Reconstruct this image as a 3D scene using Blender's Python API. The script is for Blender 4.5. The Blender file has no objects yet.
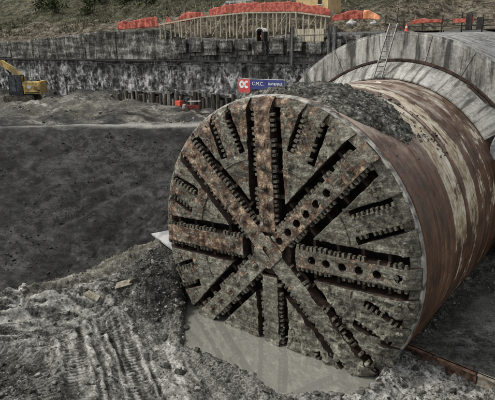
import bpy, bmesh, math, random
import numpy as np
from mathutils import Matrix, Vector, noise as mnoise

random.seed(7)
rng = np.random.default_rng(7)
sc = bpy.context.scene
COL = sc.collection
PI = math.pi
rad = math.radians

# ------------------------------------------------------------------ camera
cam_d = bpy.data.cameras.new('camera')
cam = bpy.data.objects.new('camera', cam_d)
COL.objects.link(cam)
RT = Vector((0.79068632, 0.61199214, -0.01675606))
UP = Vector((-0.16133782, 0.23469216, 0.95858735))
FW = Vector((-0.59058044, 0.75523851, -0.28430535))
CAMLOC = Vector((15.288, -21.831, 16.044))
R3 = Matrix((RT, UP, -FW)).transposed()
cam.matrix_world = Matrix.Translation(CAMLOC) @ R3.to_4x4()
cam_d.sensor_width = 36
cam_d.lens = 39.97
cam_d.clip_end = 2000
sc.camera = cam

# ------------------------------------------------------------------ light
SUN_EL, SUN_AZ = rad(52), (-0.80, -0.60)          # towards the sun (x, y)
w = bpy.data.worlds.new('World'); sc.world = w; w.use_nodes = True
nt = w.node_tree; nt.nodes.clear()
sky = nt.nodes.new('ShaderNodeTexSky'); sky.sky_type = 'NISHITA'; sky.sun_disc = False
sky.sun_elevation = SUN_EL
sky.sun_rotation = math.atan2(SUN_AZ[0], SUN_AZ[1]) % (2 * PI)
sky.dust_density = 3
hs = nt.nodes.new('ShaderNodeHueSaturation'); hs.inputs['Saturation'].default_value = 0.18
bg = nt.nodes.new('ShaderNodeBackground'); bg.inputs['Strength'].default_value = 0.115
wo = nt.nodes.new('ShaderNodeOutputWorld')
nt.links.new(sky.outputs[0], hs.inputs['Color']); nt.links.new(hs.outputs[0], bg.inputs[0]); nt.links.new(bg.outputs[0], wo.inputs[0])
sd = bpy.data.lights.new('sun', 'SUN'); sd.energy = 1.5; sd.angle = rad(11); sd.color = (1, .96, .88)
sun = bpy.data.objects.new('sun', sd); COL.objects.link(sun)
sv = Vector((SUN_AZ[0] * math.cos(SUN_EL), SUN_AZ[1] * math.cos(SUN_EL), math.sin(SUN_EL)))
sun.rotation_euler = sv.to_track_quat('Z', 'Y').to_euler()
sun.location = (0, 0, 60)
vs = sc.view_settings
vs.view_transform = 'Standard'; vs.look = 'None'; vs.gamma = 1; vs.use_curve_mapping = False; vs.exposure = 0.85
sc.render.engine = 'CYCLES'
sc.cycles.max_bounces = 6

# ------------------------------------------------------------------ numpy noise
def _h(ix, iy, seed):
    n = (ix.astype(np.int64) * 374761393 + iy.astype(np.int64) * 668265263 + seed * 974634533) & 0xffffffff
    n = ((n ^ (n >> 13)) * 1274126177) & 0xffffffff
    return ((n ^ (n >> 16)) & 0xffff) / 65535.0
def vnoise(x, y, seed=0):
    x = np.asarray(x, float); y = np.asarray(y, float)
    ix = np.floor(x); iy = np.floor(y); fx = x - ix; fy = y - iy
    ux = fx * fx * fx * (fx * (fx * 6 - 15) + 10); uy = fy * fy * fy * (fy * (fy * 6 - 15) + 10)
    a = _h(ix, iy, seed); b = _h(ix + 1, iy, seed); c = _h(ix, iy + 1, seed); d = _h(ix + 1, iy + 1, seed)
    return (a + (b - a) * ux) * (1 - uy) + (c + (d - c) * ux) * uy
def fbm(x, y, octv=5, seed=0, gain=.5):
    x = np.asarray(x, float); y = np.asarray(y, float)
    s = 0; a = 1; t = 0
    for o in range(octv):
        c, q = math.cos(o * 1.1), math.sin(o * 1.1)
        s = s + a * vnoise((x * c - y * q) * 2 ** o + 17 * o, (x * q + y * c) * 2 ** o - 31 * o, seed + o); t += a; a *= gain
    return s / t
def ridged(x, y, octv=4, seed=0):
    s = 0; a = 1; t = 0
    for o in range(octv):
        s = s + a * (1 - np.abs(2 * vnoise(x * 2 ** o + 7 * o, y * 2 ** o + 3 * o, seed + o) - 1)); t += a; a *= .5
    return s / t
def sstep(a, b, x):
    t = np.clip((np.asarray(x, float) - a) / (b - a), 0, 1); return t * t * (3 - 2 * t)

# ------------------------------------------------------------------ object helpers
def link(o, parent=None):
    COL.objects.link(o)
    if parent is not None:
        o.parent = parent
        base = parent; m = parent.matrix_basis.copy()
        while base.parent is not None:
            base = base.parent; m = base.matrix_basis @ m
        if parent.get('_world') or parent.type == 'EMPTY':
            pass
    return o
def tag(o, label=None, cat=None, group=None, kind=None):
    if label: o['label'] = label
    if cat: o['category'] = cat
    if group: o['group'] = group
    if kind: o['kind'] = kind
    return o
def thing(name, label, cat, loc=(0, 0, 0), rotz=0, group=None):
    o = bpy.data.objects.new(name, None); COL.objects.link(o)
    o.empty_display_size = .2
    o.matrix_basis = Matrix.Translation(loc) @ Matrix.Rotation(rotz, 4, 'Z')
    return tag(o, label, cat, group)
def obj(name, me, mats, parent=None, world=False, mw=None):
    """link a mesh; world=True means its vertices are world coordinates although its parent has a transform"""
    o = bpy.data.objects.new(name, me)
    if mats is not None and not me.materials:
        for m in (mats if isinstance(mats, (list, tuple)) else [mats]): me.materials.append(m)
    COL.objects.link(o)
    if mw is not None: o.matrix_basis = mw
    if parent is not None:
        o.parent = parent
        if world:
            m = Matrix.Identity(4); p = parent
            chain = []
            while p is not None: chain.append(p); p = p.parent
            for q in reversed(chain): m = m @ q.matrix_parent_inverse @ q.matrix_basis
            o.matrix_parent_inverse = m.inverted()
    return o
class MB:
    """collects shapes into one mesh"""
    def __init__(s): s.v = []; s.f = []; s.mi = []; s.sm = []
    def add(s, verts, faces, mi=0, smooth=False):
        n = len(s.v); s.v += [tuple(map(float, p)) for p in verts]
        s.f += [tuple(i + n for i in f) for f in faces]; s.mi += [mi] * len(faces); s.sm += [smooth] * len(faces)
        return s
    def box(s, c, d, rot=None, mi=0, taper=1.0, bev=0.0):
        hx, hy, hz = d[0] / 2, d[1] / 2, d[2] / 2
        vs_ = [(-hx, -hy, -hz), (hx, -hy, -hz), (hx, hy, -hz), (-hx, hy, -hz), (-hx * taper, -hy * taper, hz), (hx * taper, -hy * taper, hz), (hx * taper, hy * taper, hz), (-hx * taper, hy * taper, hz)]
        if bev > 0:
            bm = bmesh.new()
            b = [bm.verts.new(p) for p in vs_]
            for f in ((3, 2, 1, 0), (4, 5, 6, 7), (0, 1, 5, 4), (1, 2, 6, 5), (2, 3, 7, 6), (3, 0, 4, 7)): bm.faces.new([b[i] for i in f])
            bmesh.ops.bevel(bm, geom=bm.edges[:], offset=bev, segments=2, affect='EDGES', profile=.6)
            bm.verts.ensure_lookup_table(); bm.verts.index_update()
            vv = [v.co.copy() for v in bm.verts]; ff = [[v.index for v in f.verts] for f in bm.faces]; bm.free()
        else:
            vv = [Vector(p) for p in vs_]; ff = [(3, 2, 1, 0), (4, 5, 6, 7), (0, 1, 5, 4), (1, 2, 6, 5), (2, 3, 7, 6), (3, 0, 4, 7)]
        c = Vector(c)
        if rot is not None: vv = [rot @ p for p in vv]
        return s.add([p + c for p in vv], ff, mi)
    def bar(s, a, b, wdt, hgt=None, mi=0, up=(0, 0, 1)):
        a = Vector(a); b = Vector(b); d = b - a; L = d.length; z = d / L
        u = Vector(up)
        if abs(z.dot(u)) > .98: u = Vector((1, 0, 0))
        x = u.cross(z).normalized(); y = z.cross(x)
        return s.box((a + b) / 2, (wdt, hgt or wdt, L), Matrix((x, y, z)).transposed(), mi)
    def tube(s, pts, r, n=10, mi=0, smooth=True, caps=True):
        pts = [Vector(p) for p in pts]; rr = r if isinstance(r, (list, tuple)) else [r] * len(pts)
        vs_ = []; fs = []
        for i, p in enumerate(pts):
            d = (pts[min(i + 1, len(pts) - 1)] - pts[max(i - 1, 0)]).normalized()
            u = Vector((0, 0, 1)) if abs(d.z) < .9 else Vector((1, 0, 0))
            x = u.cross(d).normalized(); y = d.cross(x)
            for k in range(n): vs_.append(p + (x * math.cos(2 * PI * k / n) + y * math.sin(2 * PI * k / n)) * rr[i])
        for i in range(len(pts) - 1):
            for k in range(n): fs.append((i * n + k, i * n + (k + 1) % n, (i + 1) * n + (k + 1) % n, (i + 1) * n + k))
        s.add(vs_, fs, mi, smooth)
        if caps:
            s.add(vs_[:n], [tuple(range(n))[::-1]], mi); s.add(vs_[-n:], [tuple(range(n))], mi)
        return s
    def prism(s, poly, axis_o, ux, uy, depth, mi=0):
        """closed 2-D outline swept along ux x uy"""
        o = Vector(axis_o); ux = Vector(ux); uy = Vector(uy); d = ux.cross(uy).normalized() * depth
        n = len(poly); a = [o + ux * p[0] + uy * p[1] for p in poly]
        return s.add(a + [p + d for p in a], [tuple(range(n))[::-1], tuple(range(n, 2 * n))] + [(i, (i + 1) % n, n + (i + 1) % n, n + i) for i in range(n)], mi)
    def mesh(s, name='mesh'):
        me = bpy.data.meshes.new(name)
        me.from_pydata(s.v, [], s.f); me.polygons.foreach_set('material_index', s.mi); me.polygons.foreach_set('use_smooth', s.sm)
        me.update(); return me
    def build(s, name, mats, parent=None, world=False, mw=None):
        return obj(name, s.mesh(name), mats, parent, world, mw)
def grid_mesh(name, X, Y, Z, smooth=True, attrs=None, flip=False):
    """X,Y,Z 2-D arrays -> quad sheet"""
    a, b = X.shape
    me = bpy.data.meshes.new(name)
    co = np.stack([X, Y, Z], -1).reshape(-1, 3).astype(np.float32)
    idx = np.arange(a * b).reshape(a, b)
    q = np.stack([idx[:-1, :-1], idx[:-1, 1:], idx[1:, 1:], idx[1:, :-1]], -1).reshape(-1, 4)
    if flip: q = q[:, ::-1]
    me.vertices.add(len(co)); me.vertices.foreach_set('co', co.ravel())
    me.loops.add(q.size); me.loops.foreach_set('vertex_index', q.ravel().astype(np.int32))
    me.polygons.add(len(q)); me.polygons.foreach_set('loop_start', np.arange(0, q.size, 4, dtype=np.int32)); me.polygons.foreach_set('loop_total', np.full(len(q), 4, np.int32))
    me.polygons.foreach_set('use_smooth', np.full(len(q), smooth))
    me.update(); me.validate()
    for k, arr in (attrs or {}).items():
        at = me.attributes.new(k, 'FLOAT', 'POINT'); at.data.foreach_set('value', arr.reshape(-1).astype(np.float32))
    return me
def tri_mesh(name, V, F, smooth=False, mi=None):
    me = bpy.data.meshes.new(name); n = F.shape[1]
    me.vertices.add(len(V)); me.vertices.foreach_set('co', V.astype(np.float32).ravel())
    me.loops.add(F.size); me.loops.foreach_set('vertex_index', F.ravel().astype(np.int32))
    me.polygons.add(len(F)); me.polygons.foreach_set('loop_start', np.arange(0, F.size, n, dtype=np.int32)); me.polygons.foreach_set('loop_total', np.full(len(F), n, np.int32))
    me.polygons.foreach_set('use_smooth', np.full(len(F), smooth))
    if mi is not None: me.polygons.foreach_set('material_index', mi.astype(np.int32))
    me.update(); return me
_bm = bmesh.new(); bmesh.ops.create_icosphere(_bm, subdivisions=1, radius=1); ICO_V = np.array([v.co[:] for v in _bm.verts]); ICO_F = np.array([[v.index for v in f.verts] for f in _bm.faces]); _bm.free()
_bm = bmesh.new(); bmesh.ops.create_icosphere(_bm, subdivisions=2, radius=1); ICO2_V = np.array([v.co[:] for v in _bm.verts]); ICO2_F = np.array([[v.index for v in f.verts] for f in _bm.faces]); _bm.free()
def chunks(P, S, flat=.75, jag=.35, big=False, normals=None):
    """angular lumps at points P with radii S -> verts, faces"""
    BV, BF = (ICO2_V, ICO2_F) if big else (ICO_V, ICO_F)
    n = len(P); m = len(BV)
    sc_ = 1 + (rng.random((n, m)) - .5) * 2 * jag * (.6 if big else 1)
    ax = rng.uniform(.6, 1.35, (n, 3)); ax[:, 2] *= flat
    V = BV[None] * sc_[..., None] * ax[:, None, :]
    # cut planes make flat facets
    for _ in range(6):
        d = rng.normal(size=(n, 3)); d /= np.linalg.norm(d, axis=1)[:, None]
        t = rng.uniform(.32, .68, n); p = np.einsum('nmk,nk->nm', V, d) - t[:, None]
        V = V - np.maximum(p, 0)[..., None] * d[:, None, :]
    a = rng.uniform(0, 2 * PI, n); c, s = np.cos(a), np.sin(a)
    x = V[..., 0] * c[:, None] - V[..., 1] * s[:, None]; y = V[..., 0] * s[:, None] + V[..., 1] * c[:, None]
    V = np.stack([x, y, V[..., 2]], -1)
    if normals is not None:      # turn local z to the given normals
        nz = normals; ref = np.tile(np.array([0.3, 0.2, 1.0]), (n, 1)); tx = np.cross(ref, nz); tx /= np.linalg.norm(tx, axis=1)[:, None] + 1e-9; ty = np.cross(nz, tx)
        V = V[..., 0:1] * tx[:, None] + V[..., 1:2] * ty[:, None] + V[..., 2:3] * nz[:, None]
    V = V * np.asarray(S)[:, None, None] + P[:, None, :]
    F = BF[None] + (np.arange(n) * m)[:, None, None]
    return V.reshape(-1, 3), F.reshape(-1, 3)

# ------------------------------------------------------------------ materials
SQ = .62
class NT:
    def __init__(s, name):
        s.m = bpy.data.materials.new(name); s.m.use_nodes = True; s.t = s.m.node_tree; s.t.nodes.clear()
        s.out = s.t.nodes.new('ShaderNodeOutputMaterial'); s.b = s.t.nodes.new('ShaderNodeBsdfPrincipled'); s.l(s.b.outputs[0], s.out.inputs[0])
        s.geo = s.t.nodes.new('ShaderNodeNewGeometry')
    def l(s, a, b): s.t.links.new(a, b)
    def n(s, t, **k):
        x = s.t.nodes.new(t)
        for a, b in k.items(): setattr(x, a, b)
        return x
    def mapped(s, scale=(1, 1, 1), src=None, rot=(0, 0, 0)):
        mp = s.n('ShaderNodeMapping'); mp.inputs['Scale'].default_value = scale; mp.inputs['Rotation'].default_value = rot
        s.l(src or s.geo.outputs['Position'], mp.inputs[0]); return mp.outputs[0]
    def noise(s, scale, detail=8, rough=.6, vec=None, dist=0):
        x = s.n('ShaderNodeTexNoise'); x.inputs['Scale'].default_value = scale; x.inputs['Detail'].default_value = detail; x.inputs['Roughness'].default_value = rough; x.inputs['Distortion'].default_value = dist
        s.l(vec or s.geo.outputs['Position'], x.inputs['Vector']); return x.outputs['Fac']
    def vor(s, scale, vec=None, feat='F1', out='Distance'):
        x = s.n('ShaderNodeTexVoronoi', feature=feat); x.inputs['Scale'].default_value = scale
        s.l(vec or s.geo.outputs['Position'], x.inputs['Vector']); return x.outputs[out]
    def ramp(s, fac, stops, interp='LINEAR'):
        r = s.n('ShaderNodeValToRGB'); r.color_ramp.interpolation = interp
        e = r.color_ramp.elements
        if min(p for p, c in stops) > .25 and max(p for p, c in stops) < .85: stops = [(.5 + (p - .5) * SQ, c) for p, c in stops]   # averaged noise stays near one half
        while len(e) < len(stops): e.new(.5)
        for q, (p, c) in zip(e, stops):
            q.position = p; q.color = (c, c, c, 1) if not hasattr(c, '__len__') else (*c, 1)
        s.l(fac, r.inputs[0]); return r.outputs[0]
    def mix(s, fac, a, b, mode='MIX'):
        x = s.n('ShaderNodeMix', data_type='RGBA', blend_type=mode)
        for v, i in ((fac, 0), (a, 6), (b, 7)):
            if isinstance(v, (int, float)): x.inputs[i].default_value = v
            elif isinstance(v, tuple): x.inputs[i].default_value = (*v, 1)
            else: s.l(v, x.inputs[i])
        return x.outputs[2]
    def math(s, op, a, b=0.0, c=None):
        x = s.n('ShaderNodeMath', operation=op)
        for v, i in ((a, 0), (b, 1), (c, 2)):
            if v is None: continue
            if isinstance(v, (int, float)): x.inputs[i].default_value = v
            else: s.l(v, x.inputs[i])
        return x.outputs[0]
    def attr(s, name):
        x = s.n('ShaderNodeAttribute'); x.attribute_name = name; return x.outputs['Fac']
    def bump(s, h, strength=.5, dist=.1):
        b = s.n('ShaderNodeBump'); b.inputs['Strength'].default_value = strength; b.inputs['Distance'].default_value = dist
        s.l(h, b.inputs['Height']); s.l(b.outputs[0], s.b.inputs['Normal'])
    def done(s, col, rough=.85, metal=0.0, spec=.3):
        for v, k in ((col, 'Base Color'), (rough, 'Roughness'), (metal, 'Metallic'), (spec, 'Specular IOR Level')):
            if isinstance(v, (int, float)): s.b.inputs[k].default_value = v
            elif isinstance(v, tuple): s.b.inputs[k].default_value = (*v, 1)
            else: s.l(v, s.b.inputs[k])
        return s.m
def simple(name, c1, c2, scale=3, rough=.8, metal=0, bump=.3, bd=.02, lo=.35, hi=.65, stretch=(1, 1, 1)):
    t = NT(name); v = t.mapped(stretch); f = t.noise(scale, 9, .65, v)
    t.bump(t.noise(scale * 4, 6, .7, v), bump, bd)
    return t.done(t.ramp(f, [(lo, c1), (hi, c2)]), rough, metal)

def m_ground():
    t = NT('earth'); P = t.geo.outputs['Position']
    big = t.noise(.35, 6, .6); mid = t.noise(1.6, 9, .7); fine = t.noise(9, 8, .75); grit = t.noise(34, 5, .8)
    v = t.vor(6.5)
    clay = t.ramp(t.math('ADD', t.math('MULTIPLY', mid, .55), t.math('MULTIPLY', fine, .45)), [(.36, (.03, .03, .026)), (.45, (.12, .118, .104)), (.53, (.27, .265, .24)), (.63, (.5, .495, .465))])
    rub = t.ramp(t.math('ADD', t.math('MULTIPLY', fine, .6), t.math('MULTIPLY', grit, .4)), [(.36, (.016, .016, .014)), (.49, (.075, .073, .064)), (.62, (.28, .275, .25))])
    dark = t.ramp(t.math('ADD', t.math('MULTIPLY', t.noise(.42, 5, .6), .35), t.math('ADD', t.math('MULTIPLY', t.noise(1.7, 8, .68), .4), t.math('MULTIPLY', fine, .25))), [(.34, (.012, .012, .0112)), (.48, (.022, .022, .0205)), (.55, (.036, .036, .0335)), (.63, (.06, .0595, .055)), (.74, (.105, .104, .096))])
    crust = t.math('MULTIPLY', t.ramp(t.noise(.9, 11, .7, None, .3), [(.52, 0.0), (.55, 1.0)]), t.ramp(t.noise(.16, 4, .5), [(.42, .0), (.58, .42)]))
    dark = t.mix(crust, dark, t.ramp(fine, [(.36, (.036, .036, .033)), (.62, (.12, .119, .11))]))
    brown = t.ramp(mid, [(.35, (.07, .062, .045)), (.6, (.22, .2, .15))])
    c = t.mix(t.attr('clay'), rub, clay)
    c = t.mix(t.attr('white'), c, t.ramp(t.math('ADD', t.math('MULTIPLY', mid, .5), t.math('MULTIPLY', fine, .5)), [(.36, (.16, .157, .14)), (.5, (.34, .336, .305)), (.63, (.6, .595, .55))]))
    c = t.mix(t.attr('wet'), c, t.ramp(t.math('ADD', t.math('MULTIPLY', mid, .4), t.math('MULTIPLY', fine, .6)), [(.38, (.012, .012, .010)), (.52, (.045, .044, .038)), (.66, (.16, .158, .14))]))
    c = t.mix(t.attr('brown'), c, brown)
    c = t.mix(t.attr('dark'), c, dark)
    c = t.mix(t.attr('pale'), c, t.ramp(fine, [(.3, (.2, .195, .175)), (.7, (.42, .41, .38))]))
    h = t.math('ADD', t.math('MULTIPLY', fine, .6), t.math('ADD', t.math('MULTIPLY', grit, .35), t.math('MULTIPLY', v, .35)))
    t.bump(h, 1.0, .12)
    return t.done(c, .95, 0, .15)
def m_rock():
    t = NT('broken_rock'); f = t.noise(5, 9, .7); g = t.noise(.6, 5); isl = t.geo.outputs['Random Per Island']
    k = t.math('ADD', t.math('MULTIPLY', f, .6), t.math('ADD', t.math('MULTIPLY', g, .25), t.math('MULTIPLY', isl, .15)))
    c = t.ramp(k, [(.3, (.02, .02, .017)), (.48, (.085, .083, .072)), (.68, (.28, .275, .25))])
    t.bump(t.noise(28, 6, .75), .8, .04); return t.done(c, .93, 0, .15)
def m_clod():
    t = NT('dark_clod'); f = t.noise(4, 8, .7)
    c = t.ramp(f, [(.36, (.014, .014, .013)), (.52, (.034, .034, .032)), (.66, (.09, .089, .082))])
    t.bump(t.noise(22, 6, .75), .8, .04); return t.done(c, .95, 0, .1)
def m_heap():
    t = NT('dark_muck'); f = t.noise(4, 9, .7); isl = t.geo.outputs['Random Per Island']
    k = t.math('ADD', t.math('MULTIPLY', f, .62), t.math('ADD', t.math('MULTIPLY', t.noise(1.2, 6), .26), t.math('MULTIPLY', isl, .12)))
    c = t.ramp(k, [(.3, (.012, .012, .011)), (.44, (.042, .041, .034)), (.53, (.11, .108, .093)), (.68, (.30, .295, .26))])
    t.bump(t.noise(20, 6, .75), .8, .05); return t.done(c, .9, 0, .2)
def m_face(name='muddy_steel', mudbias=0.0, pale=1.0):
    """steel plates with rust, under flaking dried grey muck"""
    t = NT(name); P = t.geo.outputs['Position']
    xyz = t.n('ShaderNodeSeparateXYZ'); t.l(P, xyz.inputs[0])
    n0 = t.noise(.55, 6, .6); n1 = t.noise(1.1, 9, .7, None, .4); n2 = t.noise(3.0, 9, .72, None, .5); n3 = t.noise(10, 9, .75); n4 = t.noise(30, 6, .8)
    smear = t.noise(1, 8, .7, t.mapped((.8, .8, 5), None, (0, .35, 0)))
    v2 = t.vor(8.5)
    tone = t.math('ADD', t.math('MULTIPLY', n2, .27), t.math('ADD', t.math('MULTIPLY', n3, .23), t.math('ADD', t.math('MULTIPLY', smear, .27), t.math('ADD', t.math('MULTIPLY', n0, .16), t.math('MULTIPLY', n4, .07)))))
    rustc = t.ramp(t.math('ADD', t.math('MULTIPLY', t.noise(1.7, 9, .7), .75), t.math('MULTIPLY', n4, .25)), [(.36, (.022, .013, .008)), (.45, (.10, .055, .032)), (.53, (.23, .145, .09)), (.63, (.52, .41, .29))])
    mud = t.ramp(tone, [(.37, (.014, .0135, .0095)), (.445, (.072, .0695, .052)), (.52, (.165, .16, .125)), (.585, (.32, .312, .25)), (.68, (.6, .585, .49))])
    low = t.math('ADD', t.math('MULTIPLY', xyz.outputs[2], -.008), t.math('MULTIPLY', xyz.outputs[0], .008))
    cov = t.math('ADD', t.math('ADD', t.math('MULTIPLY', n1, .62), t.math('MULTIPLY', n2, .42)), t.math('ADD', low, .128 + mudbias))
    m = t.ramp(cov, [(.53, 0.0), (.58, 1.0)])
    c = t.mix(t.math('MULTIPLY', m, .93), rustc, mud)
    c = t.mix(t.ramp(t.noise(4.5, 10, .8, None, .8), [(.60, 0.0), (.66, .7)]), c, (.010, .009, .007))
    h = t.math('ADD', t.math('MULTIPLY', n2, .6), t.math('ADD', t.math('MULTIPLY', n3, .4), t.math('ADD', t.math('MULTIPLY', m, .2), t.math('MULTIPLY', v2, -.2))))
    t.bump(h, 1.0, .24)
    return t.done(c, t.ramp(m, [(0, .45), (1, .82)]), 0, .4)
def m_shield():
    t = NT('worn_shield_paint'); P = t.geo.outputs['Position']
    xyz = t.n('ShaderNodeSeparateXYZ'); t.l(P, xyz.inputs[0]); X, Y, Z = xyz.outputs
    th = t.math('ARCTAN2', t.math('SUBTRACT', Z, 5.5), X)
    cv = t.n('ShaderNodeCombineXYZ'); t.l(t.math('MULTIPLY', th, 7.8), cv.inputs[0]); t.l(Y, cv.inputs[1])
    def vec(a, b): return t.mapped((a, b, 1), cv.outputs[0])
    ringn = t.noise(1, 4, .6, vec(.012, 2.6)); s1 = t.noise(1, 7, .62, vec(.2, 1.7)); s2 = t.noise(1, 8, .75, vec(.6, 9)); blot = t.noise(.7, 9, .68); s3 = t.noise(1, 9, .7, vec(.45, 1.2)); s4 = t.noise(1, 9, .78, vec(1.7, 4.5)); fine = t.noise(9, 8, .8)
    tone = t.math('ADD', t.math('MULTIPLY', ringn, .2), t.math('ADD', t.math('MULTIPLY', blot, .34), t.math('ADD', t.math('MULTIPLY', s1, .14), t.math('ADD', t.math('MULTIPLY', s2, .1), t.math('MULTIPLY', fine, .22)))))
    steel = t.ramp(tone, [(.34, (.015, .0065, .003)), (.45, (.062, .027, .0115)), (.54, (.122, .058, .028)), (.62, (.20, .11, .062)), (.74, (.36, .24, .16))])
    def band(a, b, e): return t.math('MULTIPLY', t.ramp(t.math('DIVIDE', t.math('SUBTRACT', Y, a - e), 2 * e), [(0, 0.0), (1, 1.0)]), t.ramp(t.math('DIVIDE', t.math('SUBTRACT', Y, b - e), 2 * e), [(0, 1.0), (1, 0.0)]))
    bands = t.math('ADD', t.math('ADD', band(4.28, 6.2, .06), band(6.75, 8.3, .15)), t.math('MULTIPLY', band(8.7, 12.6, .3), .5))
    ang = t.ramp(t.math('MULTIPLY', th, .5), [(0.0, .5), (.06, .95), (.22, 1.0), (.42, 1.0), (.6, .9), (.75, .7)])
    wear = t.math('ADD', t.math('MULTIPLY', s3, .4), t.math('ADD', t.math('MULTIPLY', s4, .22), t.math('ADD', t.math('MULTIPLY', s1, .2), t.math('MULTIPLY', blot, .18))))
    k = t.math('ADD', t.math('MULTIPLY', t.math('MULTIPLY', bands, ang), .2), t.math('MULTIPLY', t.math('ADD', t.math('MULTIPLY', t.math('SUBTRACT', wear, .5), 1.7), .5), .8))
    mask = t.ramp(k, [(.56, 0.0), (.575, .85), (.62, 1.0)])
    ctone = t.math('ADD', t.math('MULTIPLY', s4, .4), t.math('ADD', t.math('MULTIPLY', s2, .2), t.math('MULTIPLY', blot, .4)))
    cream = t.ramp(ctone, [(.38, (.10, .062, .03)), (.46, (.30, .225, .13)), (.54, (.52, .45, .32)), (.64, (.78, .73, .62))])
    c = t.mix(mask, steel, cream)
    nz = t.n('ShaderNodeSeparateXYZ'); t.l(t.geo.outputs['Normal'], nz.inputs[0])
    dust = t.math('MULTIPLY', t.ramp(nz.outputs[2], [(.5, 0.0), (.95, 1.0)]), t.ramp(t.math('ADD', t.math('MULTIPLY', s3, .5), t.math('MULTIPLY', blot, .5)), [(.44, .0), (.6, .75)]))
    c = t.mix(dust, c, (.42, .385, .33))
    drip = t.ramp(t.noise(1, 8, .75, vec(.09, 3.4)), [(.62, 0.0), (.68, .35)])
    c = t.mix(drip, c, (.30, .25, .2))
    t.bump(t.math('ADD', t.math('MULTIPLY', s2, .3), t.math('ADD', t.math('MULTIPLY', fine, .4), t.math('MULTIPLY', mask, .3))), .5, .05)
    return t.done(c, t.ramp(s3, [(.38, .3), (.62, .58)]), .1, .5)
def m_concrete(name, base, streak=1.0, radial=False, scale=1.0, dark=(.04, .04, .036)):
    t = NT(name); P = t.geo.outputs['Position']
    n1 = t.noise(.5 * scale, 8, .6); n3 = t.noise(6 * scale, 8, .7)
    if radial:
        xyz = t.n('ShaderNodeSeparateXYZ'); t.l(P, xyz.inputs[0])
        th = t.math('ARCTAN2', t.math('SUBTRACT', xyz.outputs[2], 5.5), xyz.outputs[0])
        cv = t.n('ShaderNodeCombineXYZ'); t.l(t.math('MULTIPLY', th, 9), cv.inputs[0]); t.l(t.math('MULTIPLY', xyz.outputs[1], .25), cv.inputs[1])
        sv_ = t.mapped((2.2, 1, 1), cv.outputs[0])
    else:
        sv_ = t.mapped((2.0, 2.0, .22))
    st = t.noise(1.0, 9, .7, sv_)
    b = Vector(base)
    c = t.ramp(t.math('ADD', t.math('MULTIPLY', n1, .5), t.math('MULTIPLY', n3, .5)), [(.35, tuple(b * .55)), (.5, tuple(b)), (.65, tuple(b * 1.35))])
    c = t.mix(t.math('MULTIPLY', t.ramp(st, [(.50, 0.0), (.66, 1.0)]), .8 * streak), c, dark)
    c = t.mix(t.math('MULTIPLY', t.ramp(st, [(.28, 1.0), (.42, 0.0)]), .5 * streak), c, (.5, .5, .47))
    t.bump(t.math('ADD', n3, t.math('MULTIPLY', st, .5)), .5, .05)
    return t.done(c, .9, 0, .2)
def m_shotcrete():
    t = NT('sprayed_concrete')
    n1 = t.noise(.35, 7, .6); warp = t.noise(1.1, 8, .65, None, 1.2); n3 = t.noise(5, 8, .7)
    st = t.noise(1, 9, .7, t.mapped((1.3, 1.3, .35)), .8)
    k = t.math('ADD', t.math('MULTIPLY', warp, .4), t.math('ADD', t.math('MULTIPLY', st, .4), t.math('MULTIPLY', n3, .2)))
    c = t.ramp(k, [(.38, (.014, .014, .013)), (.45, (.06, .06, .057)), (.51, (.18, .18, .175)), (.59, (.46, .46, .45))])
    c = t.mix(t.ramp(n1, [(.40, .7), (.52, 0.0)]), c, (.03, .03, .028))
    t.bump(k, 1, .3); return t.done(c, .92, 0, .15)
def m_hill():
    t = NT('hill_earth')
    n1 = t.noise(.09, 8, .62); n2 = t.noise(.9, 9, .72); n3 = t.noise(4.5, 8, .75)
    g = t.ramp(t.math('ADD', t.math('MULTIPLY', n2, .5), t.math('MULTIPLY', n3, .5)), [(.38, (.018, .019, .011)), (.50, (.062, .062, .036)), (.62, (.17, .162, .11))])
    b = t.ramp(t.math('ADD', t.math('MULTIPLY', n2, .5), t.math('MULTIPLY', n3, .5)), [(.38, (.025, .02, .014)), (.49, (.105, .09, .064)), (.6, (.3, .265, .2))])
    c = t.mix(t.ramp(t.math('ADD', t.math('MULTIPLY', n1, .6), t.math('MULTIPLY', t.attr('green'), .3)), [(.42, 0.0), (.62, 1.0)]), b, g)
    t.bump(t.math('ADD', n2, n3), 1, .4); return t.done(c, .95, 0, .1)
M = {}
M['ground'] = m_ground(); M['rock'] = m_rock(); M['heap'] = m_heap(); M['clod'] = m_clod()
M['face'] = m_face(); M['spoke'] = m_face('rusty_spoke_steel', -.062); M['spoke_mud'] = m_face('mud_caked_spoke_steel', .0)
M['mud'] = m_face('caked_grey_mud', .35)
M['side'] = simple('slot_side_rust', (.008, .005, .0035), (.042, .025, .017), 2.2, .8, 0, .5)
M['black'] = simple('slot_shade_black', (.004, .004, .004), (.016, .013, .011), 3, .7)  # shade of the slots put into the bulkhead colour
M['tooth'] = simple('worn_tooth_steel', (.014, .012, .009), (.15, .135, .103), 7, .7, .1, .8)
M['ringsteel'] = simple('scraped_bright_steel', (.06, .057, .05), (.36, .35, .31), 1.6, .5, .2, .3)
M['shield'] = m_shield()
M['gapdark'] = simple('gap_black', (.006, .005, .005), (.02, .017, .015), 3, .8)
M['portal'] = m_concrete('portal_concrete', (.25, .245, .222), 1.15)
M['vault'] = m_concrete('vault_concrete', (.2, .2, .19), .9)
M['seal'] = m_concrete('seal_ring_concrete', (.27, .265, .24), 1.0, True)
M['groove'] = simple('dark_rusted_steel', (.018, .011, .009), (.07, .042, .032), 3, .6, .3)
M['shot'] = m_shotcrete()
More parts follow.
